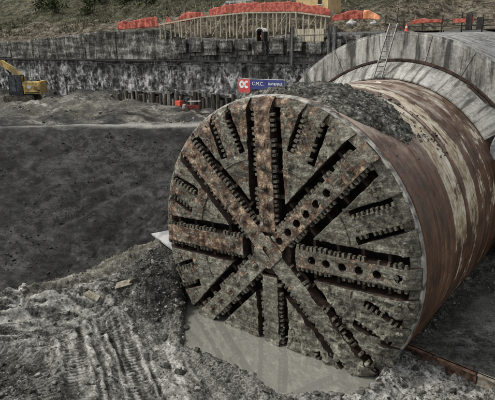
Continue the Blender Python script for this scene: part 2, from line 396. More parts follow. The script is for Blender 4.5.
def m_panel():
    t = NT('stained_lagging_concrete')
    st = t.noise(1, 9, .72, t.mapped((1.3, 1.3, .5)), .6); n1 = t.noise(1, 8, .65, t.mapped((.25, .25, 1.6))); n3 = t.noise(5, 9, .75)
    k = t.math('ADD', t.math('MULTIPLY', st, .42), t.math('ADD', t.math('MULTIPLY', n1, .33), t.math('MULTIPLY', n3, .25)))
    c = t.ramp(k, [(.38, (.010, .010, .009)), (.46, (.04, .039, .034)), (.53, (.095, .094, .084)), (.63, (.29, .285, .26))])
    t.bump(k, 1, .15); return t.done(c, .92, 0, .15)
M['panel'] = m_panel()
M['capping'] = m_concrete('capping_concrete', (.11, .11, .102), 1.2, dark=(.015, .015, .014))
M['pile'] = m_concrete('pile_concrete', (.085, .076, .06), 1.2, scale=1.5, dark=(.012, .012, .01))
M['dark'] = simple('plain_dark_steel', (.01, .01, .01), (.035, .032, .028), 2, .8)  # one dark tone for beams, joints, posts and wheels
M['hill'] = m_hill()
M['wood'] = simple('weathered_timber', (.2, .175, .125), (.46, .42, .32), 3, .9, 0, .5, .02, .35, .65, (4, 4, .4))
M['board'] = simple('dusty_board', (.11, .095, .068), (.27, .245, .19), 3, .9, 0, .4)
M['net'] = simple('faded_red_orange_mesh', (.27, .06, .042), (.42, .125, .088), 3, .9, 0, .8, .05, .42, .58)
M['tarp'] = simple('orange_tarpaulin', (.5, .18, .08), (.7, .32, .17), 1.5, .6, 0, .4, .05)
M['white'] = simple('dirty_white_paint', (.45, .45, .43), (.72, .72, .7), 2.5, .6, 0, .1)
_t = NT('worn_yellow_paint'); _n = _t.math('ADD', _t.math('MULTIPLY', _t.noise(1.3, 9, .7), .6), _t.math('MULTIPLY', _t.noise(1, 8, .7, _t.mapped((3, 3, .5))), .4))
M['yellow'] = _t.done(_t.mix(_t.ramp(_n, [(.46, .75), (.56, 0.0)]), _t.ramp(_t.noise(.8, 5), [(.4, (.48, .31, .07)), (.6, (.66, .46, .14))]), (.14, .115, .075)), .5, 0, .4)
M['cabdark'] = simple('dark_blue_grey_paint', (.012, .014, .017), (.035, .038, .045), 2, .45, .1, .1)
M['track'] = simple('muddy_track_steel', (.03, .027, .022), (.14, .125, .1), 4, .9, 0, .8)
M['glass'] = simple('dull_glass', (.035, .04, .045), (.11, .125, .13), 1, .06, 0, .02)
M['rustbeam'] = simple('rusty_beam_steel', (.045, .026, .017), (.2, .12, .08), 2.5, .85, 0, .7)
M['alu'] = simple('dull_aluminium', (.10, .10, .096), (.22, .22, .21), 3, .55, .2, .1)
M['ochre'] = simple('ochre_render', (.42, .3, .14), (.58, .43, .22), 1.2, .85, 0, .2)
M['bannerred'] = simple('banner_red', (.42, .06, .06), (.52, .1, .095), 1.5, .6, 0, .05)
M['bannerblue'] = simple('banner_blue', (.025, .035, .14), (.045, .055, .2), 1.5, .6, 0, .05)
M['letter'] = simple('banner_white', (.6, .6, .58), (.75, .75, .73), 2, .6, 0, .02)
M['darkred'] = simple('muddy_dark_red_paint', (.07, .02, .018), (.24, .04, .035), 4, .7, 0, .2)
M['dirtywhite'] = simple('muddy_white_paint', (.16, .155, .14), (.42, .41, .39), 4, .7, 0, .2)
M['red'] = simple('red_plastic', (.45, .05, .035), (.6, .1, .06), 2, .5, 0, .05)
M['slab'] = simple('pale_concrete', (.2, .203, .2), (.33, .335, .328), 1.4, .85, 0, .3)

# ------------------------------------------------------------------ terrain
HUB = Vector((0, -.5, 5.5)); WZ = .35
CREST = [(-24, -11.5, 1.2), (-17, -9.3, 1.45), (-14.3, -7.7, 1.6), (-12.6, -4.8, 2.1), (-11.1, -2.7, 2.7), (-9.9, .3, 3.35), (-9.3, 3, 3.6), (-9.3, 8, 3.8), (-9.6, 15, 4.2)]
PUD = [(-6.9, .3), (-5.1, -1.5), (-3.1, -3.7), (-.2, -3.4), (3.1, -4.0), (5.6, -2.3), (6.3, -.9), (5.6, .6)]
def poly_dist(px, py, pts, closed=False):
    """distance, signed side (left +), arc length and crest value"""
    best = np.full(px.shape, 1e9); side = np.zeros(px.shape); val = np.zeros(px.shape); arc = np.zeros(px.shape); L0 = 0
    n = len(pts)
    for i in range(n if closed else n - 1):
        a = pts[i]; b = pts[(i + 1) % n]
        dx, dy = b[0] - a[0], b[1] - a[1]; L2 = dx * dx + dy * dy
        t = np.clip(((px - a[0]) * dx + (py - a[1]) * dy) / L2, 0, 1)
        d = np.hypot(px - a[0] - t * dx, py - a[1] - t * dy)
        m = d < best
        best = np.where(m, d, best); side = np.where(m, np.sign(dx * (py - a[1]) - dy * (px - a[0])), side)
        if len(a) > 2: val = np.where(m, a[2] + (b[2] - a[2]) * t, val)
        arc = np.where(m, L0 + t * math.sqrt(L2), arc); L0 += math.sqrt(L2)
    return best, side, val, arc
def inside(px, py, pts):
    r = np.zeros(px.shape, bool); n = len(pts)
    for i in range(n):
        x1, y1 = pts[i][:2]; x2, y2 = pts[(i + 1) % n][:2]
        c = ((y1 > py) != (y2 > py)); r ^= c & (px < (x2 - x1) * (py - y1) / ((y2 - y1) if y2 != y1 else 1e-9) + x1)
    return r
TRACKS = [([(-22, -13.2), (-16.5, -10.6), (-13.2, -8.6), (-11.4, -5.6), (-10.2, -3.2)], .8), ([(-20, -14.2), (-15.5, -12), (-11.5, -9), (-9.2, -5.4), (-8.6, -3.2)], .8),
          ([(-13.5, -5.9), (-9.8, -4.6), (-6.9, -5.1), (-3.6, -6.9), (.2, -9.5), (3, -12.5)], .62), ([(-14.5, -8.2), (-11.0, -6.9), (-8.0, -7.2), (-5.2, -9.0), (-1.5, -11.8), (2, -14.5)], .62),
          ([(-14, -12.8), (-10.5, -10.4), (-7.5, -9.6), (-4, -11), (0, -14)], .65)]
SX, SY = -34.5, 10.7; NX, NY = -.66, .751
def wally(x): return 28 + (x + 77) * .08
def terrain(x, y):
    big = fbm(x * .12, y * .12, 4, 3) - .5
    front = .55 + .5 * big + .035 * np.clip(-y - 4, 0, 12)
    d, side, cz, arc = poly_dist(x, y, CREST)
    # outcrop of the berm: front side (right of its direction) falls gently to the pool
    wob = (fbm(x * .5, y * .5, 4, 11) - .5)
    fl = np.where(side < 0, 5.2, 3.2)
    fall = 1 - sstep(0, 1, np.clip((d + wob * 1.2) / fl, 0, 1))
    h = np.where(side < 0, front, .35 + .3 * big)
    h = h + (cz - .4) * fall
    h = h + .75 * np.exp(-(((x + 7.7) / 1.3) ** 2 + ((y + 1.9) / 1.6) ** 2)) * (.7 + .6 * fbm(x * .9, y * .9, 4, 13))
    # far dark slope up to the bench
    s = (x - SX) * NX + (y - SY) * NY + (fbm(x * .12, y * .12, 3, 21) - .5) * 2.6 + (fbm(x * .5, y * .5, 4, 22) - .5) * 1.6
    t = np.clip((s + 21) / 21, 0, 1)
    slope = -.2 + 7.2 * (t + .05 * np.sin(t * PI)) + (fbm(x * .22, y * .22, 4, 23) - .5) * 1.1 * sstep(0, .3, t) * (1 - sstep(.85, 1, t)) - ridged((x - SX) * .3 - (y - SY) * .05 + .6 * fbm(x * .3, y * .3, 3, 25), s * .06, 4, 24) ** 3 * .55 * sstep(.08, .3, t) * (1 - sstep(.9, 1, t))
    bench = 7 + .35 * sstep(0, 1.5, s) * (1 - sstep(1.5, 4, s)) + (fbm(x * .22, y * .22, 6, 31, .6) - .45) * 2.2 * sstep(3, 9, s)
    lump = np.exp(-(((x + 48) / 6.5) ** 2 + ((y - 25) / 3.2) ** 2)) * 1.5 + np.exp(-(((x + 58) / 9) ** 2 + ((y - 20) / 3) ** 2)) * .7 + np.exp(-(((x + 40) / 3) ** 2 + ((y - 27) / 2) ** 2)) * .9
    bench = bench + lump * (.6 + .8 * fbm(x * .5, y * .5, 4, 37))
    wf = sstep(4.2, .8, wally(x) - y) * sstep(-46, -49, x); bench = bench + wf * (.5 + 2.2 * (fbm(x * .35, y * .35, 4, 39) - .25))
    # level pad for the excavator
    pad = np.exp(-(((x + 62) / 4.2) ** 2 + ((y - 23) / 4.2) ** 2) ** 2); bench = bench * (1 - pad) + 7.0 * pad
    far = np.where(s > 0, bench, slope)
    leftside = sstep(-6.5, -9.5, x)
    h = np.where((side >= 0) & (x < -8.0), np.maximum(h, far), h)
    h = np.where((side < 0) & (s > -21), np.maximum(h, np.minimum(far, h + 0)), h)
    # right hand work floor: filled up to 1 m behind the beam; higher rubble further back
    fy = 2.35 - (x - 6.5) * .12
    rf = sstep(0, .22, y - fy) * sstep(5.0, 5.6, x)
    h = h * (1 - rf) + (.93 + .07 * fbm(x * .7, y * .7, 4, 41) + .9 * sstep(11.0, 13.2, y) * (.5 + fbm(x, y, 4, 43))) * rf
    # rubble bank in front of the beam and at the wheel's right foot
    bank = np.exp(-(((x - 7.0) / 1.5) ** 2 + ((y - 1.0) / 1.2) ** 2)) * .4 + np.exp(-(((x - 6.6) / 1.0) ** 2 + ((y + .8) / 1.0) ** 2)) * .45
    h = h + bank * (1 - rf)
    # pool basin
    pd, _, _, _ = poly_dist(x, y, PUD, True); ins = inside(x, y, PUD)
    pw = np.where(ins, pd, -pd) + (fbm(x * 1.3, y * 1.3, 4, 51) - .5) * .08
    basin = sstep(-.45, .25, pw)
    lip = np.exp(-((pw + .6) / .45) ** 2) * .28 * (x > -9)
    h = h + lip
    h = h * (1 - basin) + (-.25) * basin
    # inside the barrel's footprint keep the ground below the steel
    und = (np.abs(x) < 5.2) & (y > .2); h = np.where(und, np.minimum(h, -.25 + 0 * h), h)
    return h, s, d, side, pw, rf
def axis(segs):
    out = [np.array([segs[0][0]])]
    for a, b, st in segs:
        n = max(1, int(round((b - a) / st))); out.append(np.linspace(a, b, n + 1)[1:])
    return np.concatenate(out)
gx = axis([(-330, -140, 14), (-140, -88, 3), (-88, -36, .42), (-36, -18, .26), (-18, 12.5, .07), (12.5, 20, .4), (20, 40, 2), (40, 330, 16)])
gy = axis([(-330, -60, 18), (-60, -24, 1.5), (-24, -15.5, .3), (-15.5, 3.2, .07), (3.2, 9, .14), (9, 36, .3), (36, 44, 1)])
GX, GY = np.meshgrid(gx, gy, indexing='ij')
H, S_, D_, SIDE, PW, RF = terrain(GX, GY)
near = sstep(-24, -16, GX) * (1 - sstep(12, 16, GX)) * (1 - sstep(12, 20, GY))
onfar = (S_ > -21) & (SIDE >= 0) & (GX < -8)
roughm = np.where(onfar, .8 + .3 * (S_ > 2), 1.0)
slopem = np.where(onfar & (S_ < 1), 1.0, 0.0)
# crawler tracks pressed into the clay
trk = np.zeros_like(H); H2 = H.copy(); stripe = np.zeros_like(H)
for pts, hw in TRACKS:
    d, sd_, _, arc = poly_dist(GX, GY, pts)
    band = (1 - sstep(hw * .75, hw, d)) * near
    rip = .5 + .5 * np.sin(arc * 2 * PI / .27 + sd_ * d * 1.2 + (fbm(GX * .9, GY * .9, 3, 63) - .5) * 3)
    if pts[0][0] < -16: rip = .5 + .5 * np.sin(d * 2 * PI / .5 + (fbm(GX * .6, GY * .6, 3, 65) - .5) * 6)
    keep = sstep(.24, .46, fbm(GX * .5, GY * .5, 3, 61))
    H2 += band * keep * (-.11 + .075 * rip) + np.exp(-((d - hw * 1.05) / .16) ** 2) * .09 * near * keep
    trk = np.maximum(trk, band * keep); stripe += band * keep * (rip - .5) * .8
nb = (fbm(GX * 1.1, GY * 1.1, 5, 71, .55) - .5) * .42 + (ridged(GX * 1.6, GY * 1.6, 4, 75) - .6) * .26 + (fbm(GX * 4.5, GY * 4.5, 3, 79) - .5) * .2
calm = (1 - .75 * trk) * (1 - .72 * RF)
H2 += nb * roughm * calm * (.35 + .65 * near) * np.where(PW > 0, .3, 1) * (.3 + .7 * sstep(.1, .9, -PW))
# ridges running along the berm's front
rg = np.sin(D_ * 2 * PI / .75 + fbm(GX * .4, GY * .4, 3, 83) * 4) * .10 * ((SIDE < 0) & (D_ < 5) & (GX < -9)); H2 += rg * near
# far beyond the pit: plain level ground to the horizon behind the camera
clay = np.clip(.25 + 1.1 * (fbm(GX * .22, GY * .22, 4, 91) - .36), 0, 1) * (SIDE < 0)
clay = np.where((GX < -5) & (GY < -3), np.clip(clay + .38, 0, 1), clay)
clay = np.where((GX > 5.5) & (GY < 2.4), np.clip(clay + .25, 0, 1), clay)
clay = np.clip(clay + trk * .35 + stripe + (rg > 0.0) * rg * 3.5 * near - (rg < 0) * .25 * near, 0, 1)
rub_zone = 1.2 * np.exp(-(((GX + 7.2) / 2.2) ** 2 + ((GY + 1.7) / 2.9) ** 2)) + 1.3 * np.exp(-(((GX + 6.5) / 4) ** 2 + ((GY + 11.0) / 1.6) ** 2))
clay = np.clip((clay - .5) * 1.5 + .55 + .35 * (fbm(GX * .9, GY * .35 - GX * .3, 4, 93) - .5) * 2, 0, 1) * (SIDE < 0)
clay = np.clip(clay - rub_zone * .85, 0, 1)
clay = np.where(onfar & (S_ > 1.5), np.clip(.5 + 3.2 * (fbm(GX * .25, GY * .5, 5, 95) - .5), 0, 1), clay)
dark = np.where((SIDE >= 0) & (GX < -8) & (S_ <= .4), 1.0, 0.0) * sstep(.15, .9, D_ + (fbm(GX, GY, 3, 96) - .5) * .8)
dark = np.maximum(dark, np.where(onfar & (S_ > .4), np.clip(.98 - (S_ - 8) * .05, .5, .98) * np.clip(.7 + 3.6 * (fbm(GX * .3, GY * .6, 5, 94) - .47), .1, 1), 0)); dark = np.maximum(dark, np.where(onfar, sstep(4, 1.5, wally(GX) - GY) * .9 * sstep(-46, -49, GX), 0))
dark = np.maximum(dark, RF * .72 * sstep(-.12, .12, .62 - fbm(GX * .4 + 3, GY * .4, 4, 97) - .11 * (sstep(7.6, 9.5, GX) * sstep(5.0, 7.0, GY))))
pale = np.where(onfar, np.exp(-((S_ - 1.3 - .6 * np.sin(GX * .3)) / .5) ** 2) * sstep(-43, -36, GX) * .95, 0)
pale = np.maximum(pale, RF * sstep(7.6, 8.8, GX + (fbm(GX, GY, 3, 99) - .5) * 2) * sstep(5.4, 6.6, GY + (fbm(GX * 1.2, GY * 1.2, 3, 98) - .5) * 2.4) * (1 - sstep(10.5, 11.5, GY)) * .35)
brown = np.where(onfar, sstep(3, 7, S_) * .45 * fbm(GX * .3, GY * .3, 3, 87) * 1.6, sstep(1.4, .3, D_) * .65 * (GX > -13) * (GX < -7.5) * near)
# dried white clay smeared along the ruts, dark wet muck in the heaps and grooves
A_, _, _, ARC = poly_dist(GX, GY, [(-26, -14.6), (-17, -10.9), (-13.4, -8.2), (-10.6, -5.6), (-8.8, -4.6), (-4.5, -7.0), (.5, -9.8), (4, -12)])
sm = np.exp(-(A_ / 2.3) ** 2); strk = fbm(A_ * 1.9 + 3 + fbm(GX * .5, GY * .5, 3, 130) * 1.2, ARC * .16, 6, 131, .62)
white = (1.15 * sm * sstep(.47, .57, strk) + .4 * sstep(.58, .68, fbm(GX * .7, GY * .7, 4, 133)) * (GX < -4)) * near * (SIDE < 0) * (1 - np.clip(rub_zone, 0, 1))
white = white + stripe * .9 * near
white = np.maximum(white, .6 * sstep(.5, .62, fbm(GX * .8, GY * .8, 4, 135)) * ((GX > 5.6) & (GY < 2.2)))
st2 = fbm(A_ * 5.5 + 2 * fbm(GX * .6, GY * .6, 3, 141), ARC * .3, 4, 139); sm2 = np.exp(-(A_ / 3.4) ** 4) * near * (SIDE < 0) * (1 - np.clip(rub_zone, 0, 1))
H2 = H2 + (st2 - .5) * .30 * sm2 * (1 - trk)
white = white + .9 * sm2 * sstep(.5, .6, st2) - .8 * sm2 * sstep(.5, .4, st2)
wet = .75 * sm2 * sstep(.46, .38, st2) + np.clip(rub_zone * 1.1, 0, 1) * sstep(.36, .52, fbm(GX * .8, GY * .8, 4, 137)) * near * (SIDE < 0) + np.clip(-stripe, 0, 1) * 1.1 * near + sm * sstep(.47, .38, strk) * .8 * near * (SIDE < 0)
wet = np.maximum(wet, np.exp(-((PW + .10) / .16) ** 2) * .85)
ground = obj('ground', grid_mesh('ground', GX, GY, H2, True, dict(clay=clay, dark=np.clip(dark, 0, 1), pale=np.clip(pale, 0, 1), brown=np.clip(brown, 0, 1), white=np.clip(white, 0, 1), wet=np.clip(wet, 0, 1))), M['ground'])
tag(ground, kind='structure')
def gh(x, y):
    i = np.clip(np.searchsorted(gx, x) - 1, 0, len(gx) - 2); j = np.clip(np.searchsorted(gy, y) - 1, 0, len(gy) - 2)
    u = (x - gx[i]) / (gx[i + 1] - gx[i]); v = (y - gy[j]) / (gy[j + 1] - gy[j])
    return (H2[i, j] * (1 - u) + H2[i + 1, j] * u) * (1 - v) + (H2[i, j + 1] * (1 - u) + H2[i + 1, j + 1] * u) * v
ghs = lambda x, y: float(gh(np.array([x]), np.array([y]))[0])

# muddy pool in front of the wheel
mw_ = NT('muddy_water'); mw_.bump(mw_.noise(1.1, 5, .6), .003, .05)
M['water'] = mw_.done(mw_.ramp(mw_.noise(.35, 5), [(.35, (.205, .205, .178)), (.65, (.24, .24, .21))]), .05, 0, .5); M['water'].node_tree.nodes['Principled BSDF'].inputs['IOR'].default_value = 4.6
wx, wy = np.meshgrid(np.linspace(-7.6, 7.0, 30), np.linspace(-5, 1.2, 14), indexing='ij')
tag(obj('water', grid_mesh('water', wx, wy, np.full(wx.shape, WZ)), M['water']), kind='structure')

# ------------------------------------------------------------------ hillside behind the wall
def wally(x): return 28 + (x + 77) * .08
WTOP = [(-140, 15.7), (-76, 15.8), (-62, 16.4), (-52, 17.2), (-40, 17.4), (-36.5, 16.2), (-28, 15.9), (-20, 16.4), (-8, 16.5), (140, 16.5)]
def wtop(x): return np.interp(x, [p[0] for p in WTOP], [p[1] for p in WTOP])
hx = axis([(-160, -95, 4), (-95, 30, .55), (30, 160, 5)]); hy = axis([(.3, 12, .4), (12, 60, .9), (60, 300, 12)])
HX, HO = np.meshgrid(hx, hy, indexing='ij')
HY = wally(HX) + HO
k = sstep(-44, -37, HX)
terr = np.where(HO < 3.2, wtop(HX) - .1 + (18.35 - wtop(HX)) * sstep(.2, 3.0, HO), 18.35 + .05 * (HO - 3) + .30 * np.clip(HO - 10, 0, 80))
left = wtop(HX) - .1 + .22 * np.clip(HO - 1.0, 0, 6) + .36 * np.clip(HO - 7, 0, 80)
right = sstep(-12, -7, HX)
rterr = wtop(HX) - .15 + .10 * np.clip(HO - 4, 0, 8) + .55 * sstep(9, 15, HO) * 3 + .30 * np.clip(HO - 14, 0, 80)
HZ = left * (1 - k) + terr * k; HZ = HZ * (1 - right) + rterr * right
HZ = HZ + (fbm(HX * .16, HO * .16, 5, 105) - .5) * 3.2 * sstep(6, 16, HO) + (ridged(HX * .45, HO * .45, 4, 109) - .6) * .9 * sstep(.5, 4, HO) * np.where(k * (1 - right) > .5, np.where((HO > 3) & (HO < 9), .12, 1), 1)
HZ = np.minimum(HZ, 46 + .02 * HO)
green = np.clip(sstep(8, 14, HO) * (1 - right) + sstep(17, 22, HO) * right + .25 * (fbm(HX * .1, HO * .1, 3, 111) - .5), 0, 1)
tag(obj('hillside', grid_mesh('hillside', HX, HY, HZ, True, dict(green=green)), M['hill']), kind='structure')
def hz(x, o):
    i = np.clip(np.searchsorted(hx, x) - 1, 0, len(hx) - 2); j = np.clip(np.searchsorted(hy, o) - 1, 0, len(hy) - 2); return HZ[i, j]
# rough grass: thousands of small tufts
tg = []
n = 15000
X = rng.uniform(-98, 28, n); O = 6 + 40 * rng.random(n) ** 1.3
dens = fbm(X * .12, O * .15, 4, 121); keep = (dens > .46) & ((X < -12) | (O > 17) | (rng.random(n) < .15))
X, O, dens = X[keep], O[keep], dens[keep]; Zg = hz(X, O); Yg = wally(X) + O
V = []; F = []; 
nb_ = 5
a = rng.uniform(0, 2 * PI, (len(X), nb_)); L = rng.uniform(.15, .5, (len(X), nb_)) * (.5 + dens[:, None]); wd = rng.uniform(.05, .14, (len(X), nb_)); lean = rng.uniform(.1, .6, (len(X), nb_)); ox = rng.normal(0, .22, (len(X), nb_)); oy = rng.normal(0, .22, (len(X), nb_))
bx = X[:, None] + ox; by = Yg[:, None] + oy; bz = np.repeat(Zg[:, None] - .08, nb_, 1)
p0 = np.stack([bx - np.sin(a) * wd, by + np.cos(a) * wd, bz], -1); p1 = np.stack([bx + np.sin(a) * wd, by - np.cos(a) * wd, bz], -1)
p2 = np.stack([bx + np.cos(a) * lean * L, by + np.sin(a) * lean * L, bz + L], -1)
V = np.stack([p0, p1, p2], 2).reshape(-1, 3); F = np.arange(len(V)).reshape(-1, 3)
gm = NT('rough_grass'); M['grass'] = gm.done(gm.ramp(gm.math('ADD', gm.math('MULTIPLY', gm.noise(.12, 6), .7), gm.math('MULTIPLY', gm.geo.outputs['Random Per Island'], .3)), [(.38, (.19, .165, .12)), (.49, (.09, .08, .055)), (.57, (.048, .048, .028)), (.66, (.12, .118, .075))]), .95, 0, .1)
tag(obj('grass', tri_mesh('grass', V, F), M['grass']), 'rough grass and weeds covering the hillside above the retaining wall', 'grass', kind='stuff')

# shrubs on the hillside
lm = NT('shrub_leaf'); M['leaf'] = lm.done(lm.ramp(lm.math('ADD', lm.math('MULTIPLY', lm.noise(.5, 5), .5), lm.math('MULTIPLY', lm.geo.outputs['Random Per Island'], .5)), [(.3, (.014, .02, .008)), (.55, (.04, .052, .018)), (.75, (.085, .1, .04))]), .9, 0, .15)
M['bark'] = simple('bark', (.03, .024, .018), (.09, .075, .06), 5, .95)
SHR = [(-90, 20, 2.6, 'large dark shrub on the hillside at the far left edge of the view'), (-83, 17, 2.0, 'dark rounded shrub on the hill above the excavator'), (-79, 23, 2.7, 'tallest dark shrub high on the hill above the excavator'), (-72, 15, 1.6, 'low green shrub just above the left stretch of wall top'), (-66, 19, 2.3, 'broad green shrub on the hill left of the long orange net pile'), (-58, 16, 1.7, 'small shrub on the hill behind the left orange net pile'), (-50, 20, 1.9, 'shrub on the hill behind the single peaked orange net'), (-8, 19, 1.6, 'low shrub on the slope above the ladder'), (3, 21, 2.0, 'green shrub on the slope above the right-hand fence')]
for x, o, r, lab in SHR:
    z = float(hz(np.array([x]), np.array([o]))[0]); y = wally(x) + o
    t = thing('shrub', lab, 'shrub', (x, y, z), 0, 'shrubs on the hillside')
    nl = 420; cl = rng.normal(0, .42, (9, 3)); cl[:, 2] = np.abs(cl[:, 2]) * .9 + .35
    p = cl[rng.integers(0, 9, nl)] + rng.normal(0, .22, (nl, 3)); p[:, 2] = np.maximum(p[:, 2], .02)
    q = p[:, None, :] + rng.normal(0, .085, (nl, 3, 3)); q = q.reshape(-1, 3) * r
    obj('foliage', tri_mesh('foliage', q, np.arange(len(q)).reshape(-1, 3)), M['leaf'], t)
    m = MB()
    for i in range(5): m.tube([(0, 0, -.2), (cl[i, 0] * r * .4, cl[i, 1] * r * .4, cl[i, 2] * r * .5), (cl[i, 0] * r * .9, cl[i, 1] * r * .9, cl[i, 2] * r)], [.07, .05, .02], 5)
    m.build('stem', M['bark'], t)

exec_stage = True
# ------------------------------------------------------------------ tunnel boring machine
tbm = thing('tunnel_boring_machine', 'huge round cutterhead and rusty cylindrical shield of a tunnel boring machine', 'boring machine', (0, 0, 0))
YF = -.5; RO = 7.8; ROT = rad(3)
def face_y(r): return YF + np.clip(r - 7.28, 0, 1) * .95
def mudw(x, z):
    a = (np.asarray(x) * .62 - (np.asarray(z)) * .78); return sstep(1.5, 6.5, a)
def plate_mesh(poly, yb, cell=.12, amp=.05, off=0.0, seed=0, jit=.03, mudk=.2, open_edge=None, smooth=True):
    """outline in wheel coordinates (x, z from the hub) -> rough front sheet with side walls back to yb"""
    bm = bmesh.new()
    f = bm.faces.new([bm.verts.new((p[0], 0, p[1])) for p in poly])
    f.normal_update()
    if f.normal.y > 0: f.normal_flip(); f.normal_update()
    bmesh.ops.triangulate(bm, faces=bm.faces[:])
    xs = [p[0] for p in poly]; zs = [p[1] for p in poly]
    for k in np.arange(math.floor(min(xs) / cell) * cell + cell * .5, max(xs), cell):
        bmesh.ops.bisect_plane(bm, geom=bm.verts[:] + bm.edges[:] + bm.faces[:], plane_co=(k, 0, 0), plane_no=(1, 0, 0), dist=1e-4)
    for k in np.arange(math.floor(min(zs) / cell) * cell + cell * .5, max(zs), cell):
        bmesh.ops.bisect_plane(bm, geom=bm.verts[:] + bm.edges[:] + bm.faces[:], plane_co=(0, 0, k), plane_no=(0, 0, 1), dist=1e-4)
    bmesh.ops.remove_doubles(bm, verts=bm.verts[:], dist=1e-3)
    bm.verts.ensure_lookup_table()
    co = np.array([v.co[:] for v in bm.verts]); x, z = co[:, 0], co[:, 2]; r = np.hypot(x, z)
    mk = mudw(x, z)
    d = (fbm(x * 1.2 + seed, z * 1.2, 4, 201) - .5) * 2 * amp + (ridged(x * 2.6, z * 2.6 + seed, 3, 207) - .55) * (amp * .9 + mk * mudk) + (fbm(x * 6, z * 6, 3, 211) - .5) * (amp * .8 + mk * mudk * .5)
    flake = sstep(.50, .535, fbm(x * 1.5 + 9 + seed, z * 1.5, 5, 217)) * (.035 + .06 * mk)
    y = face_y(r) - off - d - mk * mudk * .3 - flake
    jx = (fbm(x * 2.2, z * 2.2, 3, 221) - .5) * 2 * jit; jz = (fbm(x * 2.2 + 50, z * 2.2, 3, 223) - .5) * 2 * jit
    for v, yy, a, b in zip(bm.verts, y, jx, jz): v.co.y = yy; v.co.x += a; v.co.z += b
    for f in bm.faces: f.smooth = smooth; f.material_index = 0
    be = [e for e in bm.edges if e.is_boundary]
    made = {}
    for e in be:
        if open_edge and open_edge(*[v.co for v in e.verts]): continue
        a, b = e.verts
        for q in (a, b):
            if q not in made: made[q] = bm.verts.new((q.co.x, yb, q.co.z))
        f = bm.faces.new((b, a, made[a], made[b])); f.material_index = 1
    for v in bm.verts: v.co.z += 5.5
    bmesh.ops.recalc_face_normals(bm, faces=bm.faces[:])
    me = bpy.data.meshes.new('plate'); bm.to_mesh(me); bm.free(); return me
def uv(a): return np.array((math.cos(a), math.sin(a))), np.array((-math.sin(a), math.cos(a)))
def arc_pts(a0, a1, r, n): return [(r * math.cos(a), r * math.sin(a)) for a in np.linspace(a0, a1, n)]
def ang_off(a, off, r): return a + math.asin(off / r)
# bulkhead behind the wheel, coloured near black so the slots look dark
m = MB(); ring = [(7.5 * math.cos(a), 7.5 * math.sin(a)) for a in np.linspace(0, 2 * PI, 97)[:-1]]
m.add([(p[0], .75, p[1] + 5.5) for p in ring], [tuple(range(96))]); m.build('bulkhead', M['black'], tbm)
HW = .47; GAP = 1.02; GAPS = [1.02, 1.04, 1.02, 1.02, 1.0, .96, .92, .92]           # half width of a spoke beam; where the plates begin
SECH = .42; SECO = .82         # secondary spoke half width; outer edge of its slots
SEC_IN = [5.1, 5.3, 5.2, 5.35, 5.7, 5.7, 5.4, 5.4]
for k in range(8):
    a0 = ROT + k * PI / 4; a1 = a0 + PI / 4; am = (a0 + a1) / 2
    # inner apex where the two offset edges meet
    g0, g1 = GAPS[k], GAPS[(k + 1) % 8]
    ra = max(g0, g1) / math.sin(PI / 8)
    d0, n0 = uv(a0); d1, n1 = uv(a1); dm, nm = uv(am)
    apex = dm * (ra + .12)
    s0 = ang_off(a0, g0, RO); s1 = ang_off(a1, -g1, RO); ri = SEC_IN[k]
    def pm(t, off): return tuple(dm * t + nm * off)
    rr = lambda off: math.sqrt(RO * RO - off * off)
    poly = [tuple(apex)] + arc_pts(s0, ang_off(am, -SECO, RO), RO, 5)
    poly += [pm(ri, -SECO), pm(ri, -SECH)] + arc_pts(ang_off(am, -SECH, RO), ang_off(am, SECH, RO), RO, 5) + [pm(ri + .1, SECH), pm(ri + .1, SECO)]
    poly += arc_pts(ang_off(am, SECO, RO), s1, RO, 5)
    me = plate_mesh(poly, .35, .085, .085, 0, k * 3.1)
    fp = obj('face_plate', me, [M['face'], M['side']], tbm)
    rs = [4.75, 4.55, 4.85, 4.7, 4.6, 4.9, 4.6, 4.8][k]; q0, q1 = ang_off(a0, g0 + .06, rs), ang_off(a1, -g1 - .06, rs)
    m = MB(); m.tube([(rs * math.cos(q), YF - .055 - .03 * math.sin(q * 23), rs * math.sin(q) + 5.5) for q in np.linspace(q0, q1, 14)], .04, 6); m.build('weld_seam', M['tooth'], fp)
